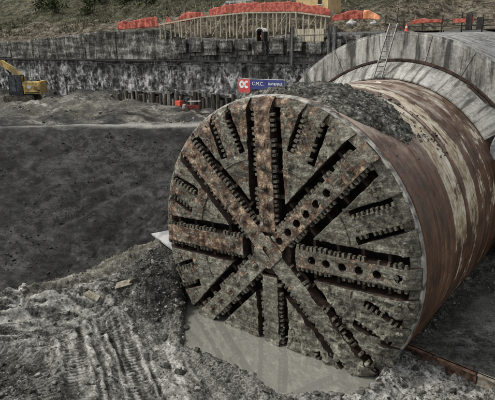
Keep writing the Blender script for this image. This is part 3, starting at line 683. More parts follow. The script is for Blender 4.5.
# spokes
R0 = [1.65, 0.0, 1.05, .61, 1.65, 0.0, 1.35, .61]
LABS = {0: 'rusty spoke with a row of round dark sockets', 7: 'spoke buried under thick grey mud', 6: 'muddy spoke running down to the pool'}
spokes = []
for k in range(8):
    a = ROT + k * PI / 4; d, nn = uv(a); r0 = R0[k]
    P2 = lambda t, o: tuple(d * t + nn * o)
    mats = [M['spoke_mud'] if k in (6, 7, 5) else M['spoke'], M['side']]
    rend = math.sqrt(RO * RO - HW * HW)
    off = .10
    if k in (0, 1):
        # two half beams whose common edge carries round cut-outs: real sockets
        hs_ = ([2.55, 3.35, 4.2, 5.05, 5.95, 6.95] if k == 0 else [1.0, 1.75, 2.5, 3.25, 4.05, 4.9]); hr = .205
        poly = {}
        for sgn in (1, -1):
            line = [P2(r0, 0)]
            for h in hs_:
                for q in np.linspace(PI, 0, 9): line.append(P2(h + hr * math.cos(q), sgn * hr * math.sin(q)))
            line.append(P2(RO, 0)); arc = arc_pts(a, ang_off(a, sgn * HW, RO), RO, 4)[1:]
            pts = line + arc + [P2(r0, sgn * HW)]
            poly[sgn] = pts if sgn > 0 else pts[::-1]
        sp = None
        for sgn in (1, -1):
            me = plate_mesh(poly[sgn], .05, .12, .04, off, k, .006, .12, lambda p, q: abs(-p.x * math.sin(a) + p.z * math.cos(a)) < .012 and abs(-q.x * math.sin(a) + q.z * math.cos(a)) < .012)
            if sp is None: first = me
            else: pass
            if sgn == 1: sp = me
            else:
                bm = bmesh.new(); bm.from_mesh(sp); bm.from_mesh(me); bmesh.ops.remove_doubles(bm, verts=bm.verts[:], dist=.002); bm.to_mesh(sp); bm.free()
        me = sp
    else:
        poly = [P2(r0, -HW)] + arc_pts(ang_off(a, -HW, RO), ang_off(a, HW, RO), RO, 5) + [P2(r0, HW)]
        me = plate_mesh(poly, .05, .08, .065, off, k, .03, .25)
    so = obj('cutter_spoke', me, mats, tbm)
    if k in LABS: so['label'] = LABS[k]
    spokes.append(so)
    # cross ribs that bridge the slots on both sides
    for sgn in (1, -1):
        for j, t in enumerate(np.arange(max(r0, 1.6) + .9 + .2 * (k % 3), 7.3, 1.28)):
            m = MB(); c = d * t + nn * sgn * .74
            q = Matrix(((d[0], 0, -nn[0]), (0, 1, 0), (d[1], 0, -nn[1]))).transposed()
            q = Matrix(((d[0], 0, nn[0]), (0, 1, 0), (d[1], 0, nn[1])))
            m.box((c[0], -.02, c[1] + 5.5), (.13 + .05 * random.random(), .5, .5), q)
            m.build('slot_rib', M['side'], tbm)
    # inner deflector plate low in the slot, rusty, closes part of the gap
    for sgn in (1, -1):
        for j, t in enumerate(np.arange(max(r0, 1.6) + .5, 7.2, 1.28)):
            if (j + k + (sgn > 0)) % 2 or k in (5, 6, 7) or (k == 0 and sgn < 0): continue
            m = MB()
            c = d * (t + .35) + nn * sgn * .74
            q = Matrix(((d[0], 0, nn[0]), (0, 1, 0), (d[1], 0, nn[1])))
            m.box((c[0], .42, c[1] + 5.5), (1.0, .06, .5), q @ Matrix.Rotation(sgn * .35, 3, 'X'))
            m.build('deflector_plate', M['side'], tbm)
# hub: four sided cap with an oblong recess
def ngon_prism(pts, y0, y1, mat_, name, parent):
    m = MB(); n = len(pts); m.add([(p[0], y0, p[1] + 5.5) for p in pts] + [(p[0], y1, p[1] + 5.5) for p in pts], [tuple(range(n)), tuple(range(n, 2 * n))[::-1]] + [(i, (i + 1) % n, n + (i + 1) % n, n + i) for i in range(n)])
    return m.build(name, mat_, parent)
d, nn = uv(ROT + 3 * PI / 4)
def hubp(t, o): return tuple(d * t + nn * o)
hr_ = .70
for sgn in (1, -1):
    pts = [hubp(-hr_, 0), hubp(-.36, 0)] + [hubp(-.22 + .14 * math.cos(q), sgn * .15 * math.sin(q)) for q in np.linspace(PI, PI / 2, 5)] + [hubp(.22 + .14 * math.cos(q), sgn * .15 * math.sin(q)) for q in np.linspace(PI / 2, 0, 5)] + [hubp(.36, 0), hubp(hr_, 0), hubp(hr_, sgn * .55), hubp(.55, sgn * hr_), hubp(-.55, sgn * hr_), hubp(-hr_, sgn * .55)]
    if sgn < 0: pts = pts[::-1]
    me = plate_mesh(pts, -.45, .1, .03, .17, 4.4, .004, .02)
    obj('hub_plate', me, [M['spoke'], M['side']], tbm)
m = MB(); m.tube([(0, .7, 5.5), (0, -.42, 5.5)], [1.5, 1.25], 40); m.build('hub_boss', M['side'], tbm)

# scraper teeth: tapered blocks along both edges of every spoke
tm = MB()
tm.add([(-.075, -.01, -.02), (.075, -.01, -.02), (.075, .24, -.02), (-.075, .24, -.02), (-.055, .02, .19), (.055, .02, .19), (.065, .18, .2), (-.065, .18, .2)], [(0, 1, 2, 3), (7, 6, 5, 4), (4, 5, 1, 0), (5, 6, 2, 1), (6, 7, 3, 2), (7, 4, 0, 3)])
tooth_me = tm.mesh('scraper_tooth'); tooth_me.materials.append(M['tooth'])
def tooth_mat(d, nn, t, o, sgn, tilt=0, s=1):
    ex = Vector((d[0], 0, d[1])); ez = Vector((nn[0], 0, nn[1])) * sgn; ey = Vector((0, 1, 0))
    R = Matrix((ex, ey, ez)).transposed().to_4x4(); c = d * t + nn * o
    rr_ = float(np.hypot(*c))
    return Matrix.Translation((c[0], float(face_y(rr_)) - .085, c[1] + 5.5)) @ R @ Matrix.Rotation(tilt, 4, 'Y') @ Matrix.Diagonal((s, s, s, 1))
TE = []
for k in range(8):
    a = ROT + k * PI / 4; d, nn = uv(a)
    for sgn in (1, -1):
        st = 1.75 if k % 2 == 0 else 1.35
        for t in np.arange(st, 7.45, .25):
            if random.random() < (.08 if k in (1, 2, 3, 0, 4) else .25): continue
            TE.append((tooth_mat(d, nn, t + random.uniform(-.03, .03), sgn * HW * .985, sgn, random.uniform(-.12, .12), random.uniform(.85, 1.25)), k, 'm'))
    am = a + PI / 8; d, nn = uv(am)
    for sgn in (1, -1):
        for t in np.arange(SEC_IN[k] + .25, 7.5, .25):
            if random.random() < .12: continue
            TE.append((tooth_mat(d, nn, t, sgn * SECH, sgn, random.uniform(-.12, .12), random.uniform(.85, 1.05)), k, 's'))
pref = {3: 0, 1: 1, 2: 2, 0: 3, 4: 4}
TE.sort(key=lambda e: (e[2] == 's', pref.get(e[1], 9), (e[0].translation - CAMLOC).length))
for mwx, k, _ in TE[:100]:
    o = bpy.data.objects.new('scraper_tooth', tooth_me); COL.objects.link(o); o.parent = spokes[k]; o.matrix_basis = mwx
m = MB()
tv = [v.co.copy() for v in tooth_me.vertices]; tf = [tuple(p.vertices) for p in tooth_me.polygons]
for mwx, k, _ in TE[100:]: m.add([mwx @ v for v in tv], tf)
o = m.build('scraper_teeth', M['tooth'], tbm); o['kind'] = 'stuff'
# cutter discs sitting in saddles on three of the spokes
dm_ = MB(); dm_.tube([(-.13, 0, 0), (-.05, 0, 0), (0, 0, 0), (.05, 0, 0), (.13, 0, 0)], [.15, .17, .23, .17, .15], 16)
dm_.box((-.22, .08, 0), (.1, .26, .3), None, 0, .8); dm_.box((.22, .08, 0), (.1, .26, .3), None, 0, .8)
disc_me = dm_.mesh('disc_cutter'); disc_me.materials.append(M['spoke'])
for k, ts in ((3, [1.35, 2.15, 3.0, 3.9, 4.8, 5.8, 6.7]), (2, [1.6, 2.5, 3.4, 4.4, 5.5]), (5, [1.3, 2.2, 3.1, 4.0, 5.0, 6.0]), (4, [2.4, 3.5, 4.6, 5.7]), (1, [5.8, 6.6])):
    a = ROT + k * PI / 4; d, nn = uv(a)
    for t in ts:
        c = d * t; ex = Vector((nn[0], 0, nn[1])); ey = Vector((0, 1, 0)); ez = ex.cross(ey)
        o = bpy.data.objects.new('disc_cutter', disc_me); COL.objects.link(o); o.parent = spokes[k]
        o.matrix_basis = Matrix.Translation((c[0], float(face_y(t)) - .12, c[1] + 5.5)) @ Matrix((ex, ey, ez)).transposed().to_4x4() @ Matrix.Diagonal((.9, .8, .9, 1))
# muck clods stuck to the wheel
n = 6500
th = rng.uniform(0, 2 * PI, n); r = 7.55 * np.sqrt(rng.random(n)); x = r * np.cos(th); z = r * np.sin(th)
pw_ = .10 + .9 * mudw(x, z) + .35 * sstep(6.6, 7.4, r) * (x > 0) + .25 * sstep(.55, .65, fbm(x * .9, z * .9, 3, 231))
keep = (rng.random(n) < pw_) & (z > -6.2)
ia = (np.arctan2(z, x) - ROT) % (PI / 4); off_ = r * np.sin(np.minimum(ia, PI / 4 - ia))
am_ = np.abs(ia - PI / 8); so_ = r * np.sin(am_)
gap_ = ((off_ > HW - .03) & (off_ < GAP + .04)) | ((r > 5.0) & (so_ > SECH - .03) & (so_ < SECO + .03)) | (r < 1.9)
keep &= ~gap_ | (rng.random(n) < .05) * (mudw(x, z) > .4)
x, z, r = x[keep], z[keep], r[keep]; size = rng.uniform(.03, .09, len(x)) + rng.random(len(x)) ** 4 * .26 * (.3 + mudw(x, z) ** 2 * 1.2)
P = np.stack([x, face_y(r) - .05 - size * .1, z + 5.5], -1); N = np.tile(np.array([0., -1, 0]), (len(x), 1))
V, F = chunks(P, size, .55, .4, False, N)
o = obj('caked_mud', tri_mesh('caked_mud', V, F), M['mud'], tbm); o['kind'] = 'stuff'

# shield: bright rim, dark gap, three welded rings
def lathe(name, prof, mat_, parent, a0=0, a1=2 * PI, seg=240, cz=5.5, smooth=True, wob=0.0):
    A = np.linspace(a0, a1, seg + 1); P = np.array(prof)
    R = P[:, 1][None] + 0 * A[:, None]
    if wob: R = R + (fbm(A[:, None] * 3 + 0 * R, P[:, 0][None] * .5 + 0 * R, 3, 241) - .5) * wob
    X_ = R * np.cos(A)[:, None]; Z_ = R * np.sin(A)[:, None] + cz; Y_ = P[:, 0][None] + 0 * A[:, None]
    me = grid_mesh(name, X_, Y_, Z_, False)
    o = obj(name, me, mat_, parent)
    if smooth:
        me.polygons.foreach_set('use_smooth', np.ones(len(me.polygons), bool)); me.set_sharp_from_angle(angle=rad(30))
    return o
lathe('rim_ring', [(.42, 7.72), (-.02, 7.74), (-.02, 7.80), (-.02, 7.80), (.0, 7.85), (.22, 7.88), (.27, 7.84), (.28, 7.6)], M['ringsteel'], tbm)
lathe('rim_band', [(.3, 7.3), (-.24, 7.34), (-.19, 7.45), (.03, 7.79), (.2, 7.8)], M['face'], tbm, wob=.05)
lathe('gap_ring', [(.25, 7.70), (.55, 7.70)], M['gapdark'], tbm)
yy = lambda a, b, st: list(np.arange(a, b, st))
lathe('shield_ring', [(.6, 7.5), (.42, 7.78), (.45, 7.84)] + [(y, 7.84) for y in yy(.8, 2.7, .3)] + [(2.74, 7.84), (2.78, 7.875), (2.86, 7.875), (2.9, 7.84)] + [(y, 7.84) for y in yy(3.1, 4.2, .3)] + [(4.22, 7.84), (4.25, 7.74)], M['shield'], tbm, wob=.02)
lathe('shield_ring', [(4.24, 7.5), (4.25, 7.775)] + [(y, 7.775) for y in yy(4.5, 6.2, .3)] + [(6.26, 7.775), (6.28, 7.73), (6.42, 7.73), (6.44, 7.775), (6.62, 7.775), (6.64, 7.74), (6.72, 7.74), (6.74, 7.775)] + [(y, 7.775) for y in yy(7, 8.4, .3)] + [(8.45, 7.775), (8.47, 7.70)], M['shield'], tbm, wob=.02)
lathe('shield_ring', [(8.46, 7.4), (8.47, 7.745)] + [(y, 7.745) for y in yy(8.8, 10.2, .3)] + [(10.4, 7.745), (10.42, 7.78), (10.52, 7.78), (10.54, 7.745)] + [(y, 7.74) for y in yy(10.9, 14.4, .4)] + [(15.5, 7.72)], M['shield'], tbm, wob=.03)

# muck heap that fell on top of the shield
TH = np.radians(np.linspace(36, 142, 230)); YY = np.linspace(.35, 8.2, 130)
T2, Y2 = np.meshgrid(TH, YY, indexing='ij'); deg = np.degrees(T2)
ymax = np.interp(deg, [36, 41, 47, 55, 62, 70, 80, 92, 105, 120, 135, 142], [2.0, 3.2, 4.2, 5.4, 6.3, 5.4, 4.9, 5.8, 6.4, 5.8, 4, 3])
ymin = np.interp(deg, [36, 42, 47, 53, 58, 64, 142], [3.0, 2.6, 2.0, 1.3, .7, .42, .42])
thk = np.interp(deg, [36, 42, 48, 55, 62, 70, 82, 95, 108, 120, 132, 142], [.02, .07, .10, .14, .2, .27, .33, .30, .24, .16, .06, .0])
nz_ = fbm(T2 * 7.8 * .55, Y2 * .55, 5, 251) - .5
e1 = sstep(0, 1.6, ymax + nz_ * 5.0 - Y2); e2 = sstep(-.03, .8, Y2 - ymin + nz_ * .5)
hgt = thk * e1 * e2 * (1 + nz_ * 1.0) + (ridged(T2 * 7.8 * 1.5, Y2 * 1.5, 4, 255) - .55) * .26 * e1 * e2 - .06 * (1 - e1 * e2)
Rr = 7.80 + hgt
me = grid_mesh('mud_heap', Rr * np.cos(T2), Y2, Rr * np.sin(T2) + 5.5, True, flip=False)
n = 7500
it = rng.integers(0, len(TH), n); iy = rng.integers(0, len(YY), n); ok = (hgt[it, iy] > .05) | ((hgt[it, iy] > -.05) & (rng.random(n) < .5)) | ((rng.random(n) < .16 * sstep(.40, .62, fbm(TH[it] * 6, YY[iy] * .8, 3, 257)) * 2) & (TH[it] < 1.3) & (YY[iy] < 6.8) & (YY[iy] > .6)); it, iy = it[ok], iy[ok]
smooth_area = (np.degrees(TH[it]) > 74) & (np.degrees(TH[it]) < 96) & (YY[iy] > 2.6)
ok = ~smooth_area | (rng.random(len(it)) < .15); it, iy = it[ok], iy[ok]
sz = rng.uniform(.025, .085, len(it)) + rng.random(len(it)) ** 6 * .10
rr2 = 7.8 + np.maximum(hgt[it, iy], .02) - sz * .3
P = np.stack([rr2 * np.cos(TH[it]), YY[iy] + rng.normal(0, .03, len(it)), rr2 * np.sin(TH[it]) + 5.5], -1); N = np.stack([np.cos(TH[it]), 0 * rr2, np.sin(TH[it])], -1)
V, F = chunks(P, sz, .8, .4, False, N)
bm = bmesh.new(); bm.from_mesh(me); t2 = tri_mesh('t', V, F); bm.from_mesh(t2); bm.to_mesh(me); bm.free(); bpy.data.meshes.remove(t2)
tag(obj('mud_heap', me, M['heap']), 'dark heap of wet muck and stones lying on top of the shield', 'mud', kind='stuff')

# ------------------------------------------------------------------ concrete tunnel portal
portal = thing('tunnel_portal', 'pale concrete arch and vault of the tunnel entrance around the back of the shield', 'tunnel portal', (0, 14.4, 1))
RG, RA = 8.95, 10.65
def pl(name, prof, mat_, a0, a1, seg=120):
    o = lathe(name, prof, mat_, None, rad(a0), rad(a1), seg); o.parent = portal; o.matrix_parent_inverse = portal.matrix_basis.inverted(); return o
pl('arch_face', [(15.2, RG), (14.42, RG), (14.4, RG + .03), (14.4, 9.4), (14.4, 9.9), (14.4, RA - .1), (14.43, RA - .06), (14.43, RA + .06), (14.75, RA + .06), (14.78, RA - .02)], M['portal'], 33, 160)
pl('vault_shell', [(14.7, RA - .03)] + [(y, RA - .03) for y in np.arange(16, 34.5, 2)], M['vault'], 2, 178)
pl('seal_ring', [(12.7, 7.78), (12.68, 7.86), (12.75, 7.95), (13.5, 8.4), (14.35, 8.83), (14.6, 8.85)], M['seal'], 34, 168, 160)
pl('steel_groove_ring', [(14.34, 8.80), (14.22, 8.84), (14.22, 8.97), (14.395, 9.0), (14.398, 8.9)], M['groove'], 44, 165)
# joints across the arch
for a in (62, 78, 98, 117, 133):
    m = MB(); A = rad(a); c = Vector((math.cos(A), 0, math.sin(A)))
    m.bar(Vector((0, 14.395, 5.5)) + c * 8.98, Vector((0, 14.395, 5.5)) + c * 10.6, .035, .02); m.build('arch_joint', M['dark'], portal, True)
for x0, x1 in ((8.1, 11.4), (-11.4, -8.3)):
    m = MB(); m.box(((x0 + x1) / 2, 14.9, 5.0), (x1 - x0, 2.2, 9.0), None, 0, 1, .08); m.build('abutment', M['vault'], portal, True)
# bracket at the end of the steel ring
m = MB()
for i in range(4):
    A0, A1 = rad(58 - i * .2), rad(47); r_ = 8.62 + i * .13
    m.bar(Vector((math.cos(A0) * r_, 14.2 - i * .02, 5.5 + math.sin(A0) * r_)), Vector((math.cos(A1) * r_, 14.1 - i * .02, 5.5 + math.sin(A1) * r_)), .08, .06)
m.build('ring_end_bars', M['groove'], portal, True)

# broken concrete lump beside the shield
def rough_block(name, c, d, rot, mat_, label, cat, seed, amp=.08, sub=9):
    bm = bmesh.new(); bmesh.ops.create_cube(bm, size=1); bmesh.ops.subdivide_edges(bm, edges=bm.edges[:], cuts=sub, use_grid_fill=True)
    for v in bm.verts:
        p = Vector((v.co.x * d[0], v.co.y * d[1], v.co.z * d[2]))
        q = mnoise.noise_vector(p * 1.6 + Vector((seed, seed, 0))) * amp + mnoise.noise_vector(p * 5 + Vector((seed, 0, seed))) * amp * .4
        v.co = p + q
    me = bpy.data.meshes.new(name); bm.to_mesh(me); bm.free()
    o = obj(name, me, mat_); o.matrix_basis = Matrix.Translation(c) @ rot.to_4x4(); return tag(o, label, cat)
from mathutils import Euler
rough_block('concrete_block', (7.35, 13.3, 9.7), (1.0, .8, 2.0), Euler((.1, .25, .3)).to_matrix(), M['slab'], 'pale broken concrete block beside the right end of the steel ring', 'concrete block', 3, .12)
m = MB(); m.tube([(7.75, 12.2, 7.4), (7.72, 12.1, 8.5)], .17, 14); m.tube([(7.72, 12.1, 8.5), (7.71, 12.07, 8.62)], [.17, .06], 14)
tag(m.build('gas_cylinder', M['alu']), 'small grey upright cylinder wedged beside the back of the shield', 'cylinder')

# ladder
lad = thing('ladder', 'aluminium ladder leaning from the shield top up to the arch edge', 'ladder', (-.5, 12.95, 13.3))
A = [Vector((-.86, 12.5, 13.25)), Vector((-.30, 12.5, 13.24))]; B = [Vector((-.66, 14.28, 16.75)), Vector((-.14, 14.28, 16.72))]
for a, b in zip(A, B): m = MB(); m.bar(a, b, .06, .10); m.build('rail', M['alu'], lad, True)
for i in range(11):
    t = .05 + .9 * i / 10; m = MB(); m.tube([A[0].lerp(B[0], t), A[1].lerp(B[1], t)], .03, 8); m.build('rung', M['alu'], lad, True)
m = MB(); m.box((-.26, 12.42, 13.27), (.5, .34, .2), None, 0, .8, .03); m.build('foot_pad', M['dark'], lad, True)

# ------------------------------------------------------------------ retaining wall behind the pit
wall = thing('retaining_wall', 'long dark stained retaining wall of sprayed concrete and piles behind the pit', 'wall', (-50, 30, 7))
def wall_sheet(name, x0, x1, z0f, z1f, off, amp, nx, nz, mat_, seed, groove=None, thick=.8):
    X = np.linspace(x0, x1, nx); T = np.linspace(0, 1, nz); XX, TT = np.meshgrid(X, T, indexing='ij')
    Z0 = z0f(XX); Z1 = z1f(XX); ZZ = Z0 + (Z1 - Z0) * TT
    dd = (fbm(XX * .55, ZZ * .35, 5, seed) - .5) * 2 * amp + (ridged(XX * 1.3, ZZ * .8, 4, seed + 5) - .55) * amp * 1.1
    if groove is not None: dd = dd - groove(XX, ZZ)
    YYw = wally(XX) - off - dd
    # cap: fold the top back
    XX = np.concatenate([XX, XX[:, -1:]], 1); YYw = np.concatenate([YYw, wally(XX[:, -1:]) + thick], 1); ZZ = np.concatenate([ZZ, ZZ[:, -1:]], 1)
    return obj(name, grid_mesh(name, XX, YYw, ZZ, True, flip=True), mat_, wall, True)
c_ = lambda v: (lambda x: v + 0 * x)
wall_sheet('shotcrete_face', -100, -7.5, lambda x: 6.4 + 0 * x, lambda x: 13.1 + .12 * np.sin(x * .4), .0, .34, 560, 50, M['shot'], 301)
def pan(x, z):
    g = np.abs((x * .62 + .35 * np.sin(np.floor(x * .31) * 3.1)) % 1 - .5); return .32 * sstep(.45, .485, g)
wall_sheet('lagging_backing', -100, -7.5, lambda x: 13.05 + 0 * x, lambda x: wtop(x) - .25, -.05, .12, 320, 16, M['capping'], 331)
x = -100.0; i = 0
while x < -9:
    wd = random.uniform(2.6, 6.5) if x < -37 else random.uniform(1.2, 3.2); top = random.uniform(-.16, .1); bot = 13.35 + random.choice((0, 0, .1, .2)); of = random.uniform(.16, .3)
    if x > -37: bot = random.uniform(13.2, 14.0); top = random.uniform(-.9, -.3)
    wall_sheet('lagging_panel', x, x + wd - random.choice((.02, .02, .03, .03, .12)), c_(bot), lambda q: wtop(q) + top + .12 * (vnoise(q * 1.7, 0 * q, 5 + i) - .5), of, .11, max(8, int(wd * 8)), 18, M['panel'], 331 + i, None, .2)
    x += wd; i += 1
# dark waler and ledge between the two tiers
m = MB()
for x in np.arange(-100, -8, 6.0): m.box((x + 3, wally(x + 3) - .42, 13.22 + random.uniform(-.05, .05)), (5.96, .5, .16), Matrix.Rotation(.08, 3, 'Z'))
m.build('waler_beam', M['dark'], wall, True)
m = MB(); pts = [(x, wally(x) - .75 - .1 * math.sin(x), 12.75 + .12 * math.sin(x * .7) - .3 * (((x + 100) / 9.0) % 1 - .5) ** 2) for x in np.arange(-100, -14, 1.0)]; m.tube(pts, .05, 6); m.build('hose', M['dark'], wall, True)
# lower piles
for i, x in enumerate(np.arange(-47.5, -20.5, .72)):
    m = MB(); h = 9.1 + .25 * math.sin(i * 1.7) + random.uniform(-.5, .25); r_ = random.uniform(.2, .34); y = wally(x) - 1.0 + random.uniform(-.22, .18)
    m.tube([(x, y, 6.2), (x + random.uniform(-.05, .05), y, 8), (x + random.uniform(-.06, .06), y, h)], [r_, r_ * .95, r_ * .85], 9)
    if i < 100: m.build('pile', M['pile'], wall, True)
wall_sheet('pile_ledge', -49, -20, lambda x: 8.9 + .7 * (fbm(x * .9, 0 * x, 3, 8) - .5), lambda x: 9.35 + .9 * (fbm(x * .6, 0 * x, 3, 9) - .5), .75, .55, 240, 8, M['capping'], 351)
# capping strip under the timber deck and the boxed panels near the arch
m = MB()
for i, x in enumerate(np.arange(-37.2, -9, 2.35)):
    m.box((x + 1.1, wally(x + 1.1) - .62, 15.0 + .25 * math.sin(i * 2.1)), (1.9, .3, 1.5 + .3 * math.sin(i * 1.3)), Matrix.Rotation(.08, 3, 'Z'), 0, .94, .04)
m.build('capping_panels', M['panel'], wall, True)
for i in range(3):
    for j in range(2):
        x = -19.1 + i * 1.22; z = 15.75 + j * .72
        m = MB(); m.box((x, wally(x) - .62, z), (1.1, .12, .62), Matrix.Rotation(.08, 3, 'Z')); m.build('timber_panel', M['wood'], wall, True)
for x in (-15.4, -14.8, -20.0):
    m = MB(); m.box((x, wally(x) - .7, 14.9), (.34, .34, 4.2), None); m.build('pillar', M['capping'], wall, True)

# little hut in the wall
hut = thing('shelter_hut', 'tiny dark arched shelter with white roof edge standing at the wall top', 'hut', (-24.0, 31.3, 15.55)); hut.scale = (.68, .7, .8)
m = MB(); arcp = [(-.78, 0), (-.62, 0), (-.62, 1.05)] + [(.62 * math.cos(a), 1.05 + .45 * math.sin(a)) for a in np.linspace(PI, 0, 9)][1:] + [(.62, 0), (.78, 0), (.78, 1.2)] + [(.78 * math.cos(a), 1.2 + .55 * math.sin(a)) for a in np.linspace(0, PI, 9)][1:]
m.prism(arcp, (0, 0, 0), (1, 0, 0), (0, 0, 1), -1.0); m.box((0, .95, .75), (1.4, .08, 1.5)); m.build('shell', M['dark'], hut)
m = MB(); arcp = [(.86 * math.cos(a), 1.25 + .6 * math.sin(a)) for a in np.linspace(.15, PI - .15, 11)] + [(.78 * math.cos(a), 1.2 + .56 * math.sin(a)) for a in np.linspace(PI - .15, .15, 11)]
m.prism(arcp, (0, -.12, 0), (1, 0, 0), (0, 0, 1), -1.2); m.build('roof', M['white'], hut)
m = MB(); m.box((0, .2, .68), (.22, .1, .26), None, 0, .7); m.build('lamp', M['bannerred'], hut)
m = MB(); m.box((0, -.15, -.8), (1.5, .5, 1.6), None, 0, .9, .06); m.build('plinth', M['panel'], hut)

# timber walkway on posts with the red safety net
deck = thing('timber_walkway', 'rickety timber walkway on a row of thin posts above the wall', 'walkway', (-27, 31.5, 16))
PTS = [(-39.6, 17.75), (-33, 18.45), (-26, 18.75), (-19.5, 18.55), (-15.4, 17.95)]
dz = lambda x: float(np.interp(x, [p[0] for p in PTS], [p[1] for p in PTS]))
xs = []; x = -39.4
while x < -15.6:
    xs.append(x); x += random.uniform(.45, .85)
for x in xs:
    b = 15.9 + random.uniform(-.35, .7) if x > -34 else 15.9 + random.uniform(0, .3)
    m = MB(); y = wally(x) - .55 + random.uniform(-.1, .35); ln = random.uniform(-.12, .12)
    m.tube([(x + ln, y, b), (x, y, dz(x))], [.1, .085], 7); m.build('post', M['wood'], deck, True)
for i in range(len(PTS) - 1):
    a, b = PTS[i], PTS[i + 1]
    m = MB(); m.bar((a[0], wally(a[0]) - .62, a[1]), (b[0] - .02, wally(b[0]) - .62, b[1]), .09, .16); m.build('rail_board', M['wood'], deck, True)
    m = MB(); m.bar((a[0], wally(a[0]) + .1, a[1] + .02), (b[0] - .02, wally(b[0]) + .1, b[1] + .02), 1.2, .05, 0, (0, 1, 0)); m.build('deck_board', M['board'], deck, True)
for x in (-35.5, -31.2, -27.6, -22.4, -18.7):
    m = MB(); m.bar((x, wally(x) - .5, 16.2), (x + 1.6, wally(x) - .5, dz(x + 1.6) - .1), .06); m.build('brace', M['wood'], deck, True)

def net_strip(label, pts, seed, yoff=-.35, mat_='net', name='safety_net', fold=.12, group='red safety nets along the wall top'):
    """pts: (x, z bottom, z top); draped double sided sheet with folds"""
    px = np.array([p[0] for p in pts]); X = np.linspace(px[0], px[-1], max(24, int((px[-1] - px[0]) * 9))); T = np.linspace(0, 1, 9)
    XX, TT = np.meshgrid(X, T, indexing='ij'); zb = np.interp(X, px, [p[1] for p in pts])[:, None]; zt = np.interp(X, px, [p[2] for p in pts])[:, None]
    ZZ = zb + (zt - zb) * TT + (fbm(XX * 1.4, TT + 0 * XX, 3, seed) - .5) * .3 * TT
    YY_ = wally(XX) + yoff + (fbm(XX * 1.6, ZZ * .8, 4, seed + 2) - .5) * fold * 1.5 + (ridged(XX * 2.4, ZZ * .7, 3, seed + 6) - .6) * fold * .8
    me = grid_mesh(name, XX, YY_, ZZ, True, flip=True)
    o = obj(name, me, M[mat_]); md = o.modifiers.new('thickness', 'SOLIDIFY'); md.thickness = .02
    return tag(o, label, 'safety net', group)
net_strip('long crumpled sheet of red netting alone on the left part of the wall top', [(-48, 17.3, 18.2), (-47.2, 17.3, 18.35), (-45.5, 17.4, 18.4), (-43, 17.45, 18.65), (-41, 17.5, 18.85), (-40.5, 17.5, 18.7)], 401, 0.2, 'net', 'safety_net', 0.3)
net_strip('small peaked scrap of red netting at the left end of the walkway', [(-38.9, 17.75, 17.95), (-38.5, 17.75, 18.9), (-38.0, 17.75, 18.4), (-37.2, 17.8, 17.95)], 411, -0.3, 'net', 'safety_net', 0.2)
net_strip('sagging red netting draped between the small peak and the white van', [(-36.9, 17.95, 18.2), (-35.8, 18.0, 19.0), (-34.6, 18.1, 19.15), (-33.3, 18.3, 19.15), (-32.4, 18.4, 18.75), (-31.8, 18.4, 18.65)], 421, -0.3, 'net', 'safety_net', 0.3)
net_strip('long red safety net fixed above the middle of the timber walkway', [(-31.7, 18.5, 19.25), (-29.5, 18.7, 19.7), (-26, 18.75, 19.85), (-22, 18.7, 19.75), (-19.5, 18.6, 19.6), (-15.6, 18.05, 18.75)], 431)
net_strip('sheet of bright red netting right of the yellow house', [(-15.3, 17.5, 17.95), (-14.6, 17.55, 18.25), (-13.5, 17.6, 18.45), (-12.4, 17.6, 18.5), (-11.9, 17.6, 18.35)], 441, -0.4, 'net', 'safety_net', 0.3)
net_strip('orange folded tarpaulin at the right end of the red netting', [(-11.85, 17.6, 18.45), (-11.2, 17.6, 18.4), (-10.5, 17.55, 18.1), (-10.0, 17.5, 17.75)], 451, -.45, 'tarp', 'tarpaulin', .3, None)['category'] = 'tarpaulin'
# posts that keep the long net upright are part of the walkway
for x in np.arange(-31, -16, 2.4):
    m = MB(); m.tube([(x, wally(x) - .28, dz(x) - .05), (x, wally(x) - .28, dz(x) + 1.2)], .045, 6); m.build('handrail_post', M['wood'], deck, True)
# white sacks left near the tarpaulin
def sack(x, y, z, s, label):
    bm = bmesh.new(); bmesh.ops.create_icosphere(bm, subdivisions=3, radius=1)
    for v in bm.verts:
        q = mnoise.noise(v.co * 1.7 + Vector((x, y, z))) * .25; v.co *= 1 + q; v.co.x *= s * 1.3; v.co.y *= s * .9; v.co.z *= s * .7
        if v.co.z > s * .4 and abs(v.co.x) < s * .3: v.co.z += s * .25
    for f in bm.faces: f.smooth = True
    me = bpy.data.meshes.new('sack'); bm.to_mesh(me); bm.free(); o = obj('sack', me, M['dirtywhite']); o.location = (x, y, z); return tag(o, label, 'sack', 'white sacks under the red netting')
sack(-12.9, 32.3, 17.2, .45, 'white sack lying under the bright red netting'); sack(-10.6, 32.7, 17.15, .3, 'small white sack beneath the orange tarpaulin')

# yellow house behind the netting
hs_ = thing('yellow_house', 'ochre yellow house with a small dark window behind the red netting', 'house', (-20.6, 37.0, 18.5), .08); hs_.scale = (.8, .9, 1)
m = MB(); m.box((0, 2, 2.0), (5.2, 4, 4.0)); m.build('wall', M['ochre'], hs_)
m = MB(); m.box((1.3, -.02, 1.45), (.62, .06, .8)); w_ = m.build('window', M['dark'], hs_); m = MB(); m.box((1.3, -.06, 1.02), (.8, .12, .07)); m.build('sill', M['white'], w_)
m = MB(); m.prism([(-2.9, 4.0), (2.9, 4.0), (0, 5.3)], (0, 4.4, 0), (1, 0, 0), (0, 0, 1), 4.8); m.build('roof', simple('roof_tile', (.16, .07, .045), (.3, .14, .09), 3, .9), hs_)
